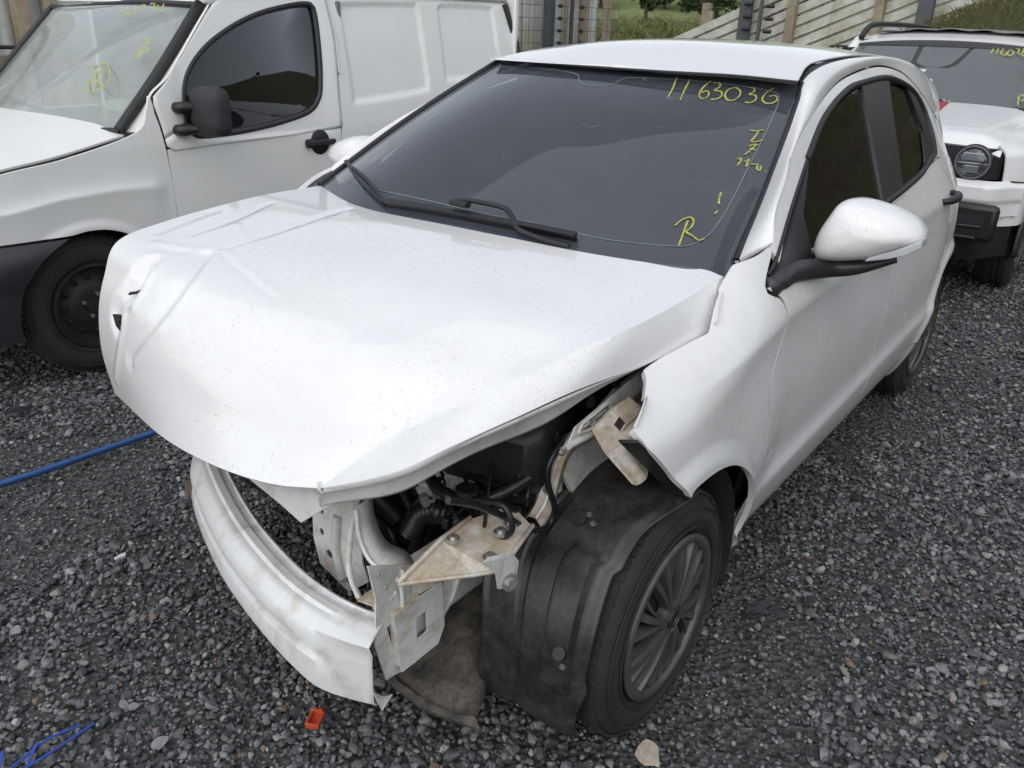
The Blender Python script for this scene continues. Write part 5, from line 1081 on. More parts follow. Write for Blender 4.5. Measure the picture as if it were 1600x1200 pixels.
for s in (1,-1):
    c=np.array([-3.995,CY+s*.605,.848])
    def ring(r0,r1,x0,x1,n=40):
        V=[];F=[]
        for k in range(n):
            a=2*math.pi*k/n;V+=[(c[0]+x0,c[1]+r0*math.cos(a),c[2]+r0*math.sin(a)),(c[0]+x1,c[1]+(r0+r1)/2*math.cos(a),c[2]+(r0+r1)/2*math.sin(a)),(c[0]+x0,c[1]+r1*math.cos(a),c[2]+r1*math.sin(a))]
        for k in range(n):
            for j in range(2):F.append((k*3+j,k*3+j+1,((k+1)%n)*3+j+1,((k+1)%n)*3+j))
        return V,F
    V,F=tube_vf([c+[-.02,0,0],c+[.004,0,0]],.098,40);hlm=mesh('headlamp',V,F,M['black'],suv,sharp=40)
    V,F=ring(.080,.092,.006,.016);mesh('lamp_ring',V,F,M['cabin_grey'],hlm)
    V,F=merge(box_vf(c+np.array([.008,0,.030]),(.01,.12,.045)),box_vf(c+np.array([.010,0,-.005]),(.012,.135,.010)),box_vf(c+np.array([.008,.0,-.035]),(.01,.08,.04)));mesh('lamp_reflector',V,F,M['chrome'],hlm,smooth=False,bevel=.004)
    V,F=tube_vf([c+[.012,0,0],c+[.020,0,0],c+[.026,0,0]],[.078,.07,.03],40);mesh('lamp_lens',V,F,M['lens'],hlm)
def fbump(u,v):
    y=CY+(-.87+1.74*u);e=abs(2*u-1);x=-3.93-.03*e**2-.20*sst(.80,1.0,e)**1.5;z=.56+.195*v
    x+=.02*sst(.35,.5,v)*(1-sst(.85,1,v));x-=.05*sst(.85,1,v)
    return (x,y,z-.0*e)
prism('front_bumper',fbump,49,20,M['suv'],(1,0,0),.03)
def flow(u,v):
    y=CY+(-.85+1.70*u);e=abs(2*u-1);x=-3.935-.03*e**2-.22*sst(.78,1.0,e)**1.5-.10*(1-v)**2;return (x,y,.30+.255*v)
prism('lower_bumper',flow,49,12,M['trim'],(1,0,0),.03)
for s in (1,-1):
    V,F=merge(box_vf((-3.93,CY+s*.64,.535),(.06,.34,.21)));fb=mesh('fog_lamp_surround',V,F,M['black'],suv,bevel=.03,sharp=40)
    V,F=merge(tube_vf([(-3.895,CY+s*.56,.515),(-3.895,CY+s*.74,.52)],.008,8),tube_vf([(-3.897,CY+s*.54,.455),(-3.897,CY+s*.72,.455)],.008,8),box_vf((-3.905,CY+s*.66,.555),(.02,.17,.05)));mesh('fog_lamp_bar',V,F,M['trim'],fb,sharp=30)
V,F=box_vf((-4.36,CY+.872,.875),(.035,.02,.10));mesh('side_marker',V,F,M['sticker'],suv,bevel=.006,sharp=40)
tube('wing_seam',[(-4.10,CY+.80,.752),(-4.2,CY+.872,.745),(-4.4,CY+.892,.735)],.004,M['void'],suv,6,12)
wheel(-4.84,CY+.86,.335,.335,.215,'cover',suv,1,.2,.2)
wheel(-4.84,CY-.86,.335,.335,.215,'cover',suv,-1,.2,.2)
wheel(-7.4,CY+.86,.335,.335,.215,'cover',suv,1,.2,.2)
gi=[]
for t in np.linspace(-10,190,40):
    a=math.radians(t);gi.append([[-4.84+.45*math.cos(a),y,.33+.45*math.sin(a)] for y in (CY+.86,CY+.5)])
sheet('wheelhouse',np.array(gi),M['void'],suv,solid=.004)
ga=[]
for t in np.linspace(-5,185,50):
    a=math.radians(t);ga.append([[-4.84+r*math.cos(a),CY+y,.33+r*math.sin(a)] for r,y in ((.43,.84),(.43,.895),(.46,.905),(.50,.90),(.52,.875))])
sheet('arch_cladding',np.array(ga),M['trim'],suv,solid=.004)
# cabin
def fws(u,v):
    e=2*u-1;return (-5.04-.60*v-.06*e*e*(1-.4*v),CY+e*(.70-.09*v),1.045+.395*v+.012*(1-e*e))
jw=prism('windscreen',fws,31,16,M['wsj'],(1,0,1),pan=False)
def fwb(v0,v1):return lambda u,v:tuple(np.array(fws(u,v0+(v1-v0)*v))+np.array([.004,0,.004]))
prism('screen_top_band',fwb(.90,1.0),31,4,M['trim'],(1,0,1),pan=False);prism('screen_bottom_band',fwb(-.06,.05),31,4,M['trim'],(1,0,1),pan=False)
V,F=plate_vf([np.array(fws(u,v))+[.005,0,.005] for u,v in ((.36,.92),(.66,.92),(.61,.63),(.57,.56),(.41,.56),(.37,.63))],(-.003,0,-.003));mesh('camera_shroud',V,F,M['trim'],jw,smooth=False)
for (u0,v0,du,dv) in ((.40,.49,.07,.035),(.93,.78,.08,.09),(.95,.62,.05,.09)):
    V,F=plate_vf([np.array(fws(u0+a*du,v0+b*dv))+[.006,0,.006] for a,b in ((0,0),(1,0),(1,1),(0,1))],(-.001,0,-.001));mesh('sticker',V,F,M['sticker'],jw,smooth=False)
NJ=np.array([.55,0,.83])
for nm,ss in D['marks_j'].items():
    for s in ss:V,F=ribbon_vf(np.array(s)+NJ*-.004,.009,NJ,.001,12);mesh('painted_digit',V,F,M['yellow'],jw,smooth=False)
tube('wiper_blade',[np.array(fws(u,.03))+[.02,0,.02] for u in (.15,.35,.62)],.012,M['black'],suv,8,16)
for s in (1,-1):
    P=np.array([np.array(fws((s+1)/2,v))+np.array([-.01,s*.02,0]) for v in np.linspace(-.05,1,16)]);tube('front_pillar',P,.038,M['suv'],suv,10)
def froof(u,v):
    e=2*u-1;return (-5.63-2.45*v,CY+e*(.63+.02*math.sin(v*3)),1.455+.045*sst(0,.12,v)+.02*(1-e**2)-.03*abs(e)**6)
prism('roof',froof,25,20,M['suv'],(0,0,1),.05)
M['roofblack']=plain('grey_wet_roof_film',(.20,.20,.20),.3,0,.3,3)
def froofb(u,v):
    e=2*u-1;return (-5.80-2.2*v,CY+e*.55,1.507+.03*(1-e**2)+.006*math.sin(u*30))
prism('roof_film',froofb,25,20,M['roofblack'],(0,0,1),pan=False)
for s in (1,-1):
    tube('roof_bar',[(-5.62,CY+s*.60,1.46),(-5.72,CY+s*.60,1.52),(-5.95,CY+s*.60,1.555),(-6.8,CY+s*.60,1.56),(-7.6,CY+s*.60,1.545),(-7.8,CY+s*.6,1.50)],.022,M['black'],suv,10,40)
def fside(s):
    return lambda u,v:(-5.08-3.0*u,CY+s*(.885-.03*v-.26*sst(.62,1,v)),.42+1.06*v)
def fsl(s,v0,v1,x0,x1,off=0):
    return lambda u,v:(x0+(x1-x0)*u,CY+s*(off+.885-.03*(v0+(v1-v0)*v)-.26*sst(.62,1,v0+(v1-v0)*v)),.42+1.06*(v0+(v1-v0)*v))
for s in (1,-1):
    prism('door',fsl(s,0,.62,-5.10,-6.1),20,20,M['suv'],(0,s,0));prism('rear_side',fsl(s,0,.62,-6.11,-8.1),20,20,M['suv'],(0,s,0))
    prism('side_window',fsl(s,.63,.92,-5.3,-7.9,-.006),20,10,M['win'],(0,s,0),pan=False)
    prism('sill_cladding',fsl(s,-.12,.08,-5.25,-7.0,.01),10,6,M['trim'],(0,s,0))
box('tail',(-8.1,CY,.95),(.05,1.66,1.05),M['suv'],suv,.03)
box('underbody',(-6.0,CY,.40),(3.9,1.3,.12),M['void'],suv,.01)
box('engine_cover',(-4.6,CY,.66),(.8,1.1,.36),M['void'],suv,.05)
box('dashboard',(-5.35,CY,1.0),(.5,1.3,.12),M['cabin'],suv,.04)
M['green']=plain('green_film',(.30,.42,.24),.8,0,.2,10)
for y in (-.37,.37):
    V,F=merge(box_vf((-6.0,CY+y,.75),(.5,.5,.2)),box_vf((-6.3,CY+y,1.0),(.14,.5,.6),ry(-.25)),box_vf((-6.42,CY+y,1.34),(.1,.26,.16),ry(-.25)));mesh('seat',V,F,M['cabin'],suv,bevel=.05,sharp=40)
for s in (1,-1):
    V,F=box_vf((-5.45,CY+s*.99,1.08),(.12,.2,.18));mesh('door_mirror',V,F,M['black'],suv,bevel=.04,sharp=40)
# ================================================================== setting
def bank_h(x,y):
    a=.2+.43*(y+4.4);a=np.clip(a,0,4.2)*sst(-8.5,-9.9,x)*sst(-5.0,-4.2,y)
    b=np.clip(.55*(y-6.2),0,4.0)
    return np.maximum(a,b)
def vnoise(x,y,seed,f):
    r=np.random.default_rng(seed);s=0
    for k in range(8):
        a=r.uniform(0,6.28);q=f*r.uniform(.5,2.2);s=s+np.sin((x*math.cos(a)+y*math.sin(a))*q+r.uniform(0,6.28))/8
    return s
# ground sheet
M['ground'],nt,b=mat_new('wet_gravel_bed')
P=objco(nt);n1=noise(nt,.9,5,.6,P);n2=noise(nt,70,6,.7,P);v=N(nt,'ShaderNodeTexVoronoi');v.inputs['Scale'].default_value=55;nt.links.new(P,v.inputs['Vector'])
c=ramp(nt,v.outputs['Color'],[(.15,(.036,.037,.039)),(.5,(.075,.076,.079)),(.85,(.15,.15,.15))]);c2=ramp(nt,n1.outputs[0],[(.35,(.072,.071,.070)),(.65,(.046,.047,.048))])
nt.links.new(mixc(nt,.55,c2.outputs[0],c.outputs[0]),b.inputs['Base Color']);b.inputs['Roughness'].default_value=.72
nt.links.new(bump(nt,n2.outputs[0],.5,.01,bump(nt,v.outputs['Distance'],1.,.02)),b.inputs['Normal'])
ax=np.unique(np.concatenate([np.linspace(-320,-12,16),np.linspace(-12,6,60),np.linspace(6,300,12)]));ay=np.unique(np.concatenate([np.linspace(-320,-7,16),np.linspace(-7,7,48),np.linspace(7,300,12)]))
G=np.stack(np.meshgrid(ax,ay,indexing='ij'),-1);dd=np.hypot(G[...,0]+1,G[...,1])
z=.010*vnoise(G[...,0],G[...,1],3,1.3)*(dd<9)-.02
gr=sheet('ground',np.concatenate([G,z[...,None]],-1),M['ground'],None);tag(gr,kind='structure')
# loose stones
rocks=bpy.data.collections.new('stone_shapes')
RM,nt,b=mat_new('gravel_stone')
oi=N(nt,'ShaderNodeObjectInfo')
rc=ramp(nt,oi.outputs['Random'],[(0,(.048,.051,.055)),(.15,(.088,.092,.098)),(.35,(.125,.129,.136)),(.53,(.168,.172,.178)),(.65,(.105,.107,.110)),(.75,(.225,.228,.231)),(.86,(.140,.138,.134)),(.93,(.30,.30,.295)),(.97,(.24,.22,.18)),(.992,(.19,.128,.088)),(.9965,(.42,.41,.39))],'CONSTANT')
tc=N(nt,'ShaderNodeTexCoord');nn=noise(nt,2.2,5,.65,tc.outputs['Object']);mr=ramp(nt,nn.outputs[0],[(.3,(.6,.6,.6)),(.7,(1.25,1.25,1.25))])
nt.links.new(mixc(nt,1.,rc.outputs[0],mr.outputs[0],'MULTIPLY'),b.inputs['Base Color']);b.inputs['Roughness'].default_value=.5;b.inputs['Specular IOR Level'].default_value=.45
for k in range(7):
    bm=bmesh.new();bmesh.ops.create_icosphere(bm,subdivisions=2,radius=1)
    r=np.random.default_rng(50+k);dirs=r.normal(size=(9,3));dirs/=np.linalg.norm(dirs,axis=1,keepdims=True);off=r.uniform(.48,.85,9)
    sc=np.array([r.uniform(.9,1.25),r.uniform(.7,1.0),r.uniform(.5,.75)])
    for v_ in bm.verts:
        p_=np.array(v_.co)
        for d_,o_ in zip(dirs,off):
            t=p_@d_-o_
            if t>0:p_=p_-d_*t*.85
        v_.co=Vector(p_*sc*(1+.05*r.normal()))
    me=bpy.data.meshes.new('stone');bm.to_mesh(me);bm.free();me.polygons.foreach_set('use_smooth',[True]*len(me.polygons));me.set_sharp_from_angle(angle=math.radians(22));me.materials.append(RM)
    rocks.objects.link(bpy.data.objects.new('stone',me))
def scatter(n,x0,x1,y0,y1,keep):
    p_=np.stack([rng.uniform(x0,x1,n),rng.uniform(y0,y1,n)],1);return p_[keep(p_)]
cx_,cy_=1.355,1.407
def dist(p_):return np.hypot(p_[:,0]-cx_,p_[:,1]-cy_)
def infront(p_,m=.9):
    f=np.array([-.8,-.6]);d=p_-np.array([cx_,cy_]);a=d@f;l=np.abs(d@np.array([.6,-.8]));return (a>-.3)&(l<.78*a+m)
near=scatter(300000,-4,2.4,-3.4,4.2,lambda p_:(dist(p_)<3.9)&infront(p_))
far=scatter(260000,-9,1.0,-4.6,5.5,lambda p_:(dist(p_)>=3.9)&(dist(p_)<9.5)&infront(p_,1.2))
PT=np.concatenate([near,far]);n=len(PT)
hcl=vnoise(PT[:,0],PT[:,1],5,2.2)
sz=np.exp(rng.normal(0,.40,n))*.0069*(1+.25*hcl);sz=np.clip(sz,.0034,.021);sz[len(near):]*=1.12
# some worn patches where fines show through
patch=vnoise(PT[:,0],PT[:,1],9,2.6)+.35*vnoise(PT[:,0],PT[:,1],12,9);patch=patch+.75*np.exp(-((PT[:,0]-.30)**2/.30+(PT[:,1]+1.05)**2/.10))+.5*np.exp(-((PT[:,0]+.9)**2/1.2+(PT[:,1]-1.75)**2/.05));thin=patch>.36
keepm=(~thin)|(rng.random(n)<.72);PT=PT[keepm];sz=sz[keepm];sz=np.where(thin[keepm],sz*.66,sz);n=len(PT)
me=bpy.data.meshes.new('gravel');zz=.010*vnoise(PT[:,0],PT[:,1],3,1.3)-.02+sz*rng.uniform(-.1,.75,n)+.010*rng.random(n)**2
me.from_pydata(np.concatenate([PT,zz[:,None]],1).tolist(),[],[])
A_=me.attributes.new('rot','FLOAT_VECTOR','POINT');A_.data.foreach_set('vector',np.stack([rng.normal(0,.35,n),rng.normal(0,.35,n),rng.uniform(0,6.28,n)],1).astype(np.float32).ravel())
A_=me.attributes.new('scl','FLOAT','POINT');A_.data.foreach_set('value',sz.astype(np.float32))
A_=me.attributes.new('pick','INT','POINT');A_.data.foreach_set('value',rng.integers(0,7,n).astype(np.int32))
gv=bpy.data.objects.new('gravel',me);COL.objects.link(gv);tag(gv,'wet grey gravel covering the whole yard','gravel',kind='stuff')
ng=bpy.data.node_groups.new('gravel','GeometryNodeTree');ng.interface.new_socket('Geometry',in_out='INPUT',socket_type='NodeSocketGeometry');ng.interface.new_socket('Geometry',in_out='OUTPUT',socket_type='NodeSocketGeometry')
gi_=ng.nodes.new('NodeGroupInput');go_=ng.nodes.new('NodeGroupOutput');ip=ng.nodes.new('GeometryNodeInstanceOnPoints');ci=ng.nodes.new('GeometryNodeCollectionInfo')
ci.inputs['Collection'].default_value=rocks;ci.inputs['Separate Children'].default_value=True;ci.inputs['Reset Children'].default_value=True;ip.inputs['Pick Instance'].default_value=True
def attr(nm,tp):
    a=ng.nodes.new('GeometryNodeInputNamedAttribute');a.data_type=tp;a.inputs['Name'].default_value=nm;return [o for o in a.outputs if o.enabled and o.name=='Attribute'][0]
ng.links.new(gi_.outputs[0],ip.inputs['Points']);ng.links.new(ci.outputs[0],ip.inputs['Instance']);ng.links.new(attr('pick','INT'),ip.inputs['Instance Index']);ng.links.new(attr('rot','FLOAT_VECTOR'),ip.inputs['Rotation']);ng.links.new(attr('scl','FLOAT'),ip.inputs['Scale']);ng.links.new(ip.outputs[0],go_.inputs[0])
gv.modifiers.new('scatter','NODES').node_group=ng
# banks
M['soil'],nt,b=mat_new('earth_and_grass');P=objco(nt);n1=noise(nt,1.3,6,.65,P);n2=noise(nt,14,5,.7,P)
c=ramp(nt,n1.outputs[0],[(.30,(.060,.038,.022)),(.44,(.070,.060,.028)),(.56,(.060,.075,.024)),(.75,(.042,.062,.02))]);c2=ramp(nt,n2.outputs[0],[(.3,(.6,.6,.6)),(.7,(1.3,1.3,1.3))])
nt.links.new(mixc(nt,1.,c.outputs[0],c2.outputs[0],'MULTIPLY'),b.inputs['Base Color']);b.inputs['Roughness'].default_value=.95;nt.links.new(bump(nt,n2.outputs[0],.8,.06),b.inputs['Normal'])
bx=np.linspace(-40,16,90);by=np.linspace(-5,22,80);G=np.stack(np.meshgrid(bx,by,indexing='ij'),-1)
z=bank_h(G[...,0],G[...,1]);z=np.where(z>.02,z+.10*vnoise(G[...,0],G[...,1],21,1.8)+.04*vnoise(G[...,0],G[...,1],22,6),-.08)
bk=sheet('embankment',np.concatenate([G,z[...,None]],-1),M['soil'],None);tag(bk,kind='structure')
M['grass']=plain('dry_grass_blades',(.09,.10,.03),.8,0,.3,3,0,60,(.15,.12,.045))
def blades(name,X,Y,Z,h,w,mat,lean=.5):
    n=len(X);a=rng.uniform(0,6.28,n);l=rng.normal(0,lean,(n,2))*h[:,None];V=np.empty((n,4,3));dx=np.cos(a)*w;dy=np.sin(a)*w
    V[:,0]=np.stack([X-dx,Y-dy,Z],1);V[:,1]=np.stack([X+dx,Y+dy,Z],1);V[:,2]=np.stack([X+dx*.6+l[:,0]*.5,Y+dy*.6+l[:,1]*.5,Z+h*.65],1);V[:,3]=np.stack([X+l[:,0],Y+l[:,1],Z+h],1)
    F=[(4*i,4*i+1,4*i+2,4*i+3) for i in range(n)];me=bpy.data.meshes.new(name);me.from_pydata(V.reshape(-1,3).tolist(),[],F);return link(name,me,mat)
n=26000;X=rng.uniform(-13,-8.8,n);Y=rng.uniform(-1.6,3.2,n);k=(vnoise(X,Y,31,1.6)>-.02);X,Y=X[k],Y[k];Z=bank_h(X,Y);k=Z>.3;X,Y,Z=X[k],Y[k],Z[k]
tag(blades('bank_grass',X,Y,Z,rng.uniform(.03,.11,len(X)),rng.uniform(.002,.005,len(X)),M['grass']),'patchy dry grass on the brown earth bank','grass',kind='stuff')
# far hill, scrub and woodland
M['hill'],nt,b=mat_new('far_green_hill');P=objco(nt);n1=noise(nt,.09,6,.6,P);n2=noise(nt,.9,5,.7,P)
c=ramp(nt,n1.outputs[0],[(.35,(.12,.165,.05)),(.5,(.18,.21,.07)),(.65,(.095,.14,.05))]);c2=ramp(nt,n2.outputs[0],[(.3,(.65,.65,.65)),(.7,(1.25,1.25,1.25))]);nt.links.new(mixc(nt,1.,c.outputs[0],c2.outputs[0],'MULTIPLY'),b.inputs['Base Color']);b.inputs['Roughness'].default_value=1
fwd=np.array([-.8,-.6]);rgt_=np.array([-.6,.8])
def hill_z(a,l):return 26*sst(70,250,a)*(1+.2*np.sin(l*.03))+1.1*sst(26,38,a)
aa=np.linspace(24,260,60);ll=np.linspace(-160,160,60);A2,L2=np.meshgrid(aa,ll,indexing='ij');X=cx_+A2*fwd[0]+L2*rgt_[0];Y=cy_+A2*fwd[1]+L2*rgt_[1];Z=hill_z(A2,L2)+.8*vnoise(X,Y,40,.12)-.6
tag(sheet('hill',np.stack([X,Y,Z],-1),M['hill'],None),kind='structure')
M['scrub']=plain('scrub_leaves',(.085,.125,.035),.8,0,.3,.8,0,60,(.17,.15,.055))
M['wood']=plain('dark_wood_leaves',(.035,.055,.022),.85,0,.35,.5,0,60,(.07,.09,.035))
M['bark']=plain('bark',(.07,.055,.04),.9,0,.3,6)
n=60000;a=rng.uniform(19,34,n);l=rng.uniform(-9,12,n);X=cx_+a*fwd[0]+l*rgt_[0];Y=cy_+a*fwd[1]+l*rgt_[1];top=1.15+.55*vnoise(X,Y,44,.7)+(a-22)*.035
Z=rng.random(n)**.6*np.clip(top,.3,3)
tag(blades('scrub',X,Y,Z,rng.uniform(.08,.26,n),rng.uniform(.008,.026,n),M['scrub'],.8),'tall green and brown scrub beyond the open fence','scrub',kind='stuff')
def leaf_cloud(cent,rad,n,size):
    d=rng.normal(size=(n,3));d/=np.linalg.norm(d,axis=1,keepdims=True);r=rng.random(n)**.45
    P_=np.array(cent)+d*r[:,None]*np.array(rad);A3=rng.normal(size=(n,3));B3=rng.normal(size=(n,3));A3/=np.linalg.norm(A3,axis=1,keepdims=True);B3-=A3*(A3*B3).sum(1,keepdims=True);B3/=np.linalg.norm(B3,axis=1,keepdims=True)
    s=size*rng.uniform(.5,1.3,n)[:,None];return np.stack([P_-A3*s,P_+B3*s*.6,P_+A3*s,P_-B3*s*.6],1)
def tree(a,l,h,w,label,k):
    X=cx_+a*fwd[0]+l*rgt_[0];Y=cy_+a*fwd[1]+l*rgt_[1];z0=float(hill_z(np.array(a),np.array(l)))-.7
    t=empty('tree',(X,Y,z0),label,'tree','trees on the far hill')
    tube('trunk',[(X,Y,z0),(X+.1,Y,z0+h*.35),(X-.05,Y+.1,z0+h*.7)],[.22,.16,.06],M['bark'],t,8,10)
    cl=[]
    for q in range(14):
        c=np.array([X,Y,z0+h*.62])+rng.normal(0,1,3)*np.array([w*.33,w*.33,h*.16]);cl.append(leaf_cloud(c,(w*.26,w*.26,h*.17),220,.20))
    V=np.concatenate(cl).reshape(-1,3);F=[(4*i,4*i+1,4*i+2,4*i+3) for i in range(len(V)//4)];me=bpy.data.meshes.new('crown');me.from_pydata(V.tolist(),[],F);link('crown',me,M['wood'],t)
tl=[(70,-6.0),(66,3.2),(60,5.0),(64,6.6),(54,7.2),(60,9.2),(52,10.2),(57,12.0),(66,13.0),(52,14.0),(76,-9.5),(55,16.5),(60,19.5)]
nm=['leftmost dark round tree on the far green hillside','second dark tree from left on the far hillside','low dark tree near the middle of far hillside','tall dark tree behind the others on far hillside','broad dark tree above the white roof on hillside','dark tree just left of the lone fence post on hillside','dark tree behind the lone wooden fence post','dark tree just right of the lone fence post','far dark tree uphill right of the lone post','dark tree beside the top of the slatted fence','small dark tree far left beside the fence end','dark tree partly behind the slatted fence top','rightmost dark tree behind the slatted fence']
for i,((a,l),lb) in enumerate(zip(tl,nm)):tree(a*1.75,l*1.75,rng.uniform(3.2,5.2),rng.uniform(3.4,5.0),lb,i)
# corrugated sheet fence behind the van
M['sheetm']=dirty_metal('weathered_white_sheet',(.55,.55,.53),(.34,.30,.22),.3,1.6,.6)
M['timber']=dirty_metal('pale_timber',(.36,.30,.21),(.20,.16,.11),.45,3,.8)
M['slat']=dirty_metal('pale_mossy_slat',(.56,.555,.50),(.34,.32,.22),.35,2.4,.65)
M['darkpost']=plain('grey_steel_post',(.085,.092,.10),.5,.2,.2,6)
f1=empty('sheet_metal_fence',(-5,-6.4,0),'tall fence of pale corrugated sheets with timber posts behind the white van','fence')
x=1.9
nsh=0
base=None
while x>-11.1:
    w=.98;u=np.linspace(0,1,30);g=np.array([[[x-w*q,-6.45+.018*math.sin(q*w/.098*2*math.pi)**3,zz_] for zz_ in (0,1.3,2.7)] for q in u]);sheet('metal_sheet',g,M['sheetm'],f1,solid=.003);x-=1.0
def post(name,x,y,w,h,mat,par,z0=0.):return box(name,(x,y,z0+h/2),(w,w,h),mat,par,.006)
for x in (1.4,-.2,-2.1,-2.34,-4.6,-6.8,-10.57,-11.23):post('post',x,-6.36,.105,2.75,M['timber'],f1)
for z in (1.09,2.2):box('rail',(-4.7,-6.40,z),(12.6,.05,.09),M['timber'],f1,.004)
f3=empty('electric_fence',(-9.6,-6.2,0),'grey steel post with black insulators and wires in front of sheet fence','electric fence')
box('steel_post',(-9.41,-6.22,1.4),(.16,.10,2.8),M['darkpost'],f3,.006);box('thin_post',(-9.84,-6.22,1.4),(.05,.05,2.8),M['timber'],f3,.004);box('thin_post',(-10.0,-6.22,1.4),(.035,.05,2.8),M['darkpost'],f3,.004)
for z in np.arange(.9,2.6,.165):
    tube('wire',[(-6.0,-6.1,z),(-11.2,-6.1,z)],.004,M['darkpost'],f3,5)
    for x in (-9.55,-10.12):
        V,F=merge(tube_vf([(x+.06,-6.12,z),(x-.06,-6.12,z)],.014,8),tube_vf([(x+.02,-6.12,z),(x-.02,-6.12,z)],.026,8));mesh('insulator',V,F,M['black'],f3,sharp=30)
for xx in np.arange(-6.2,-11.2,-.16):tube('wire',[(xx,-6.105,.7),(xx,-6.105,2.7)],.003,M['darkpost'],f3,4)
lp=post('fence_post',-12,-4.99,.125,1.85,M['timber'],None);tag(lp,'lone weathered timber post standing in front of the scrub','post')
tube_o=tube('dark_pipe',[(-1.2,-6.1,1.215),(-2.03,-6.1,1.205),(-2.05,-6.1,.0)],.022,M['black'],None,8);tag(tube_o,'dark horizontal pipe rail left of the van windscreen','pipe')
# slatted fence climbing the bank
f2=empty('slatted_fence',(-10.2,-3,0),'pale horizontal slat fence climbing the earth bank at right','fence')
sl_=.42;ys=np.array([-4.75,2.2])
for k in range(9):
    o=.02+k*.142
    V=[];F=[]
    for y in np.linspace(-4.75,2.2,30):
        zb=.2+sl_*(y+4.4)-.05+o
        for dx,dz in ((0,0),(.03,.012),(.022,.118),(-.004,.128),(-.012,.064)):V.append((-10.2+dx,y,zb+dz))
    for i in range(29):
        for j in range(5):F.append((i*5+j,i*5+(j+1)%5,(i+1)*5+(j+1)%5,(i+1)*5+j))
    F.append((0,1,2,3,4));F.append((145,146,147,148,149));mesh('slat',V,F,M['slat'],f2,sharp=30)
for y in (-2.90,-1.82,-.72,.4,1.5):
    zb=.2+sl_*(y+4.4);box('post',(-10.12,y,zb+.60),(.10,.11,1.75),M['timber'],f2,.005)
box('rear_brace',(-10.27,-4.1,.9),(.06,.08,1.6),M['timber'],f2,.005)
f4=empty('steel_fence_post',(-10.0,-3.4,0),'grey steel fence post with black insulators at the low end of the slatted fence','electric fence')
box('steel_post',(-10.02,-3.48,1.0),(.08,.16,2.1),M['darkpost'],f4,.005);box('thin_post',(-10.02,-3.28,1.1),(.05,.04,2.5),M['darkpost'],f4,.004)
for z in np.arange(.75,2.3,.15):
    for y in (-3.42,-3.12):
        V,F=tube_vf([(-9.93,y-.05,z+.42*(y+3.4)),(-9.93,y+.05,z+.42*(y+3.4))],.022,8);mesh('insulator',V,F,M['black'],f4,sharp=30)
f5=box('steel_channel_post',(-10.0,-1.27,1.6),(.10,.17,1.9),M['darkpost'],None,.006);tag(f5,'wide grey steel post against the slatted fence above the off-roader roof','post')
# dark slatted rack behind the suv
rk=empty('dark_rack',(-9,-1.75,0),'dark metal rack peeking over the roof left of the off-roader','rack')
for z in (1.295,1.345):box('rack_bar',(-9,-1.75,z),(.3,.36,.018),M['black'],rk,.003)
for y in np.linspace(-1.90,-1.60,6):box('rack_slat',(-8.86,y,1.32),(.02,.018,.05),M['rust'],rk,.002)
for dx in (-.13,.13):
    for y in (-1.9,-1.6):box('leg',(-9+dx,y,.64),(.03,.03,1.29),M['black'],rk,.003)
# ================================================================== litter on the gravel
M['blue']=plain('blue_metal_tube',(.03,.095,.26),.35,.2,.25,20)
M['bluestrap']=plain('blue_plastic_strap',(.010,.045,.27),.45,0,.2,30)
M['orange']=plain('orange_plastic',(.50,.075,.03),.4,0,.2,60)
M['shard']=plain('dark_plastic_shard',(.028,.030,.035),.5,0,.3,30)
M['leafy']=plain('yellow_leaf',(.35,.33,.06),.7,0,.3,60)
M['tan']=dirty_metal('torn_cardboard',(.50,.44,.37),(.26,.19,.13),.4,18,.8)
pl=np.array(D['pole']);pl=np.vstack([pl[0]+(pl[0]-pl[1])*2,pl]);tag(tube('blue_pole',pl,.0125,M['blue'],None,12,20),'blue metal pole lying on the gravel left of the wreck','pole')
for i,(k,lb) in enumerate((('straps','long blue plastic strap at the bottom left corner'),('straps2','blue plastic strap reaching furthest right at bottom left'),('straps3','short blue plastic strap between the longer ones'),('straps4','tiny blue strap end at the left border'))):
    P_=np.array(D[k]);P_=np.vstack([P_[0]+(P_[0]-P_[1])*1.5,P_]);P_[:,2]=.012+np.linspace(0,.02,len(P_));V,F=ribbon_vf(P_,.007,(0,0,1.),.002,20,.0);tag(mesh('blue_strap',V,F,M['bluestrap'],None,smooth=False),lb,'strap','blue straps at bottom left')
c=np.array(D['red_clip']);R_=rz(.5)
V,F=merge(box_vf(c+R_@np.array([0,.015,.008]),(.045,.006,.014),R_),box_vf(c+R_@np.array([0,-.012,.008]),(.04,.006,.016),R_),box_vf(c+R_@np.array([.02,.0,.008]),(.006,.03,.014),R_),box_vf(c+R_@np.array([-.02,.0,.010]),(.008,.026,.02),R_),box_vf(c+R_@np.array([0,.0,.003]),(.04,.028,.003),R_));tag(mesh('orange_clip',V,F,M['orange'],None,smooth=False,bevel=.0015),'broken orange plastic clip on gravel below the bumper beam','clip')
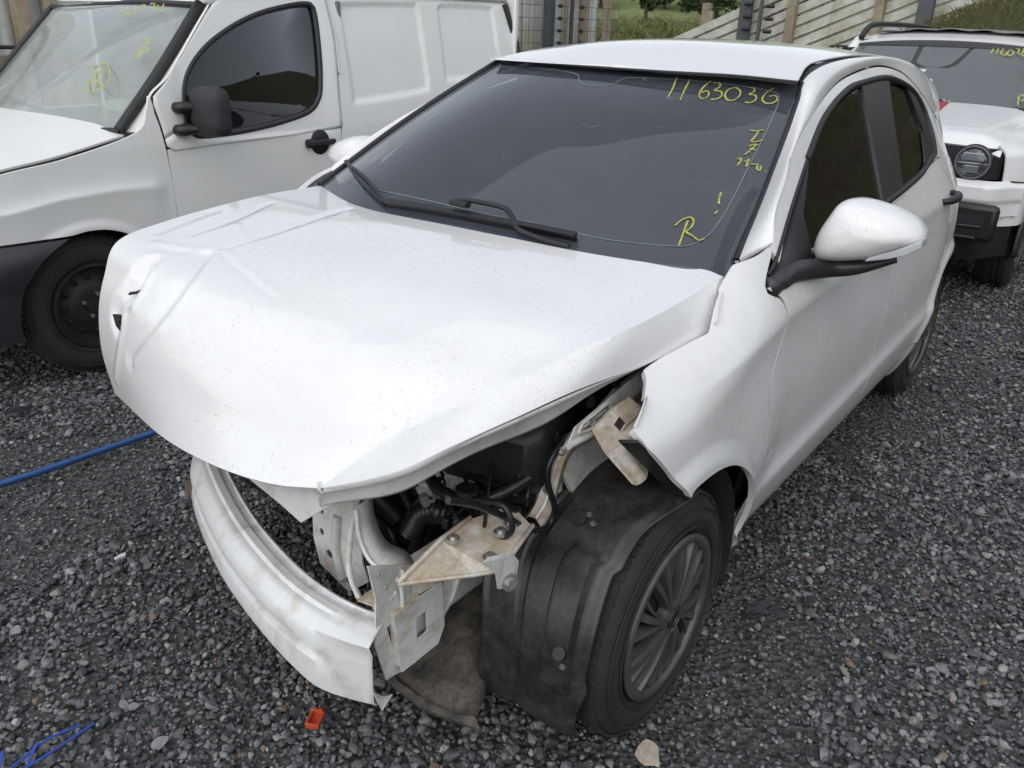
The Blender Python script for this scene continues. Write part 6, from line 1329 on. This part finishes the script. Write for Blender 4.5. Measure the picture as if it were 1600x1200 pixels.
def scrap(name,c,pts,th,mat,label,cat,tilt=(0,0),group=None):
    c=np.array(c);P_=np.array([[a,b,0] for a,b in pts],float);P_=P_@(rx(tilt[0])@ry(tilt[1])).T+c+np.array([0,0,.004]);V,F=plate_vf(P_,(0,0,th));return tag(mesh(name,V,F,mat,None,smooth=False,bevel=.001),label,cat,group)
def blob(r,n=9,e=1.4,a0=0):
    return [(r*rng.uniform(.7,1.15)*math.cos(2*math.pi*k/n)*e*math.cos(a0)-r*rng.uniform(.7,1.15)*math.sin(2*math.pi*k/n)*math.sin(a0),r*rng.uniform(.7,1.15)*math.cos(2*math.pi*k/n)*e*math.sin(a0)+r*rng.uniform(.7,1.15)*math.sin(2*math.pi*k/n)*math.cos(a0)) for k in range(n)]
scrap('cardboard_scrap',D['white_scrap'],blob(.028,11,1.5,.8),.006,M['tan'],'torn pale scrap with brown stains at the bottom edge','scrap',(.1,.1))
scrap('white_chip',D['white_bit'],[(-.018,-.006),(.0,-.009),(.02,-.004),(.018,.005),(-.01,.008)],.006,M['sticker'],'small white chip on gravel left of the bumper beam','chip')
for k,r,lb in (('shard_a',.030,'dark plastic shard, upper of two right of the door'),('shard_b',.034,'dark angular plastic shard, lower of two right of the door'),('shard_c',.030,'dark plastic shard close beside the front wheel'),('shard_d',.026,'dark shard nearest the front tyre'),('shard_e',.028,'thin dark shard right of the front wheel'),('shard_f',.022,'dark splinter on open gravel right of the wheel'),('shard_g',.020,'small dark shard below the sill'),('shard_h',.022,'dark splinter on gravel left of the bumper beam'),('shard_i',.040,'dark rag-like shard at the left edge by the van wheel'),('shard_k',.02,'small dark splinter below the blue pole')):
    scrap('plastic_shard',D[k],[(r*rng.uniform(1.,1.7),-.3*r*rng.uniform(.2,1.6)),(-r*.5,-r*rng.uniform(.3,.7)),(-r*rng.uniform(.9,1.5),.2*r),(r*rng.uniform(-.3,.6),r*rng.uniform(.3,.6))],.004,M['shard'],lb,'shard',(rng.uniform(-.2,.2),rng.uniform(-.2,.2)),'dark plastic shards on the gravel')
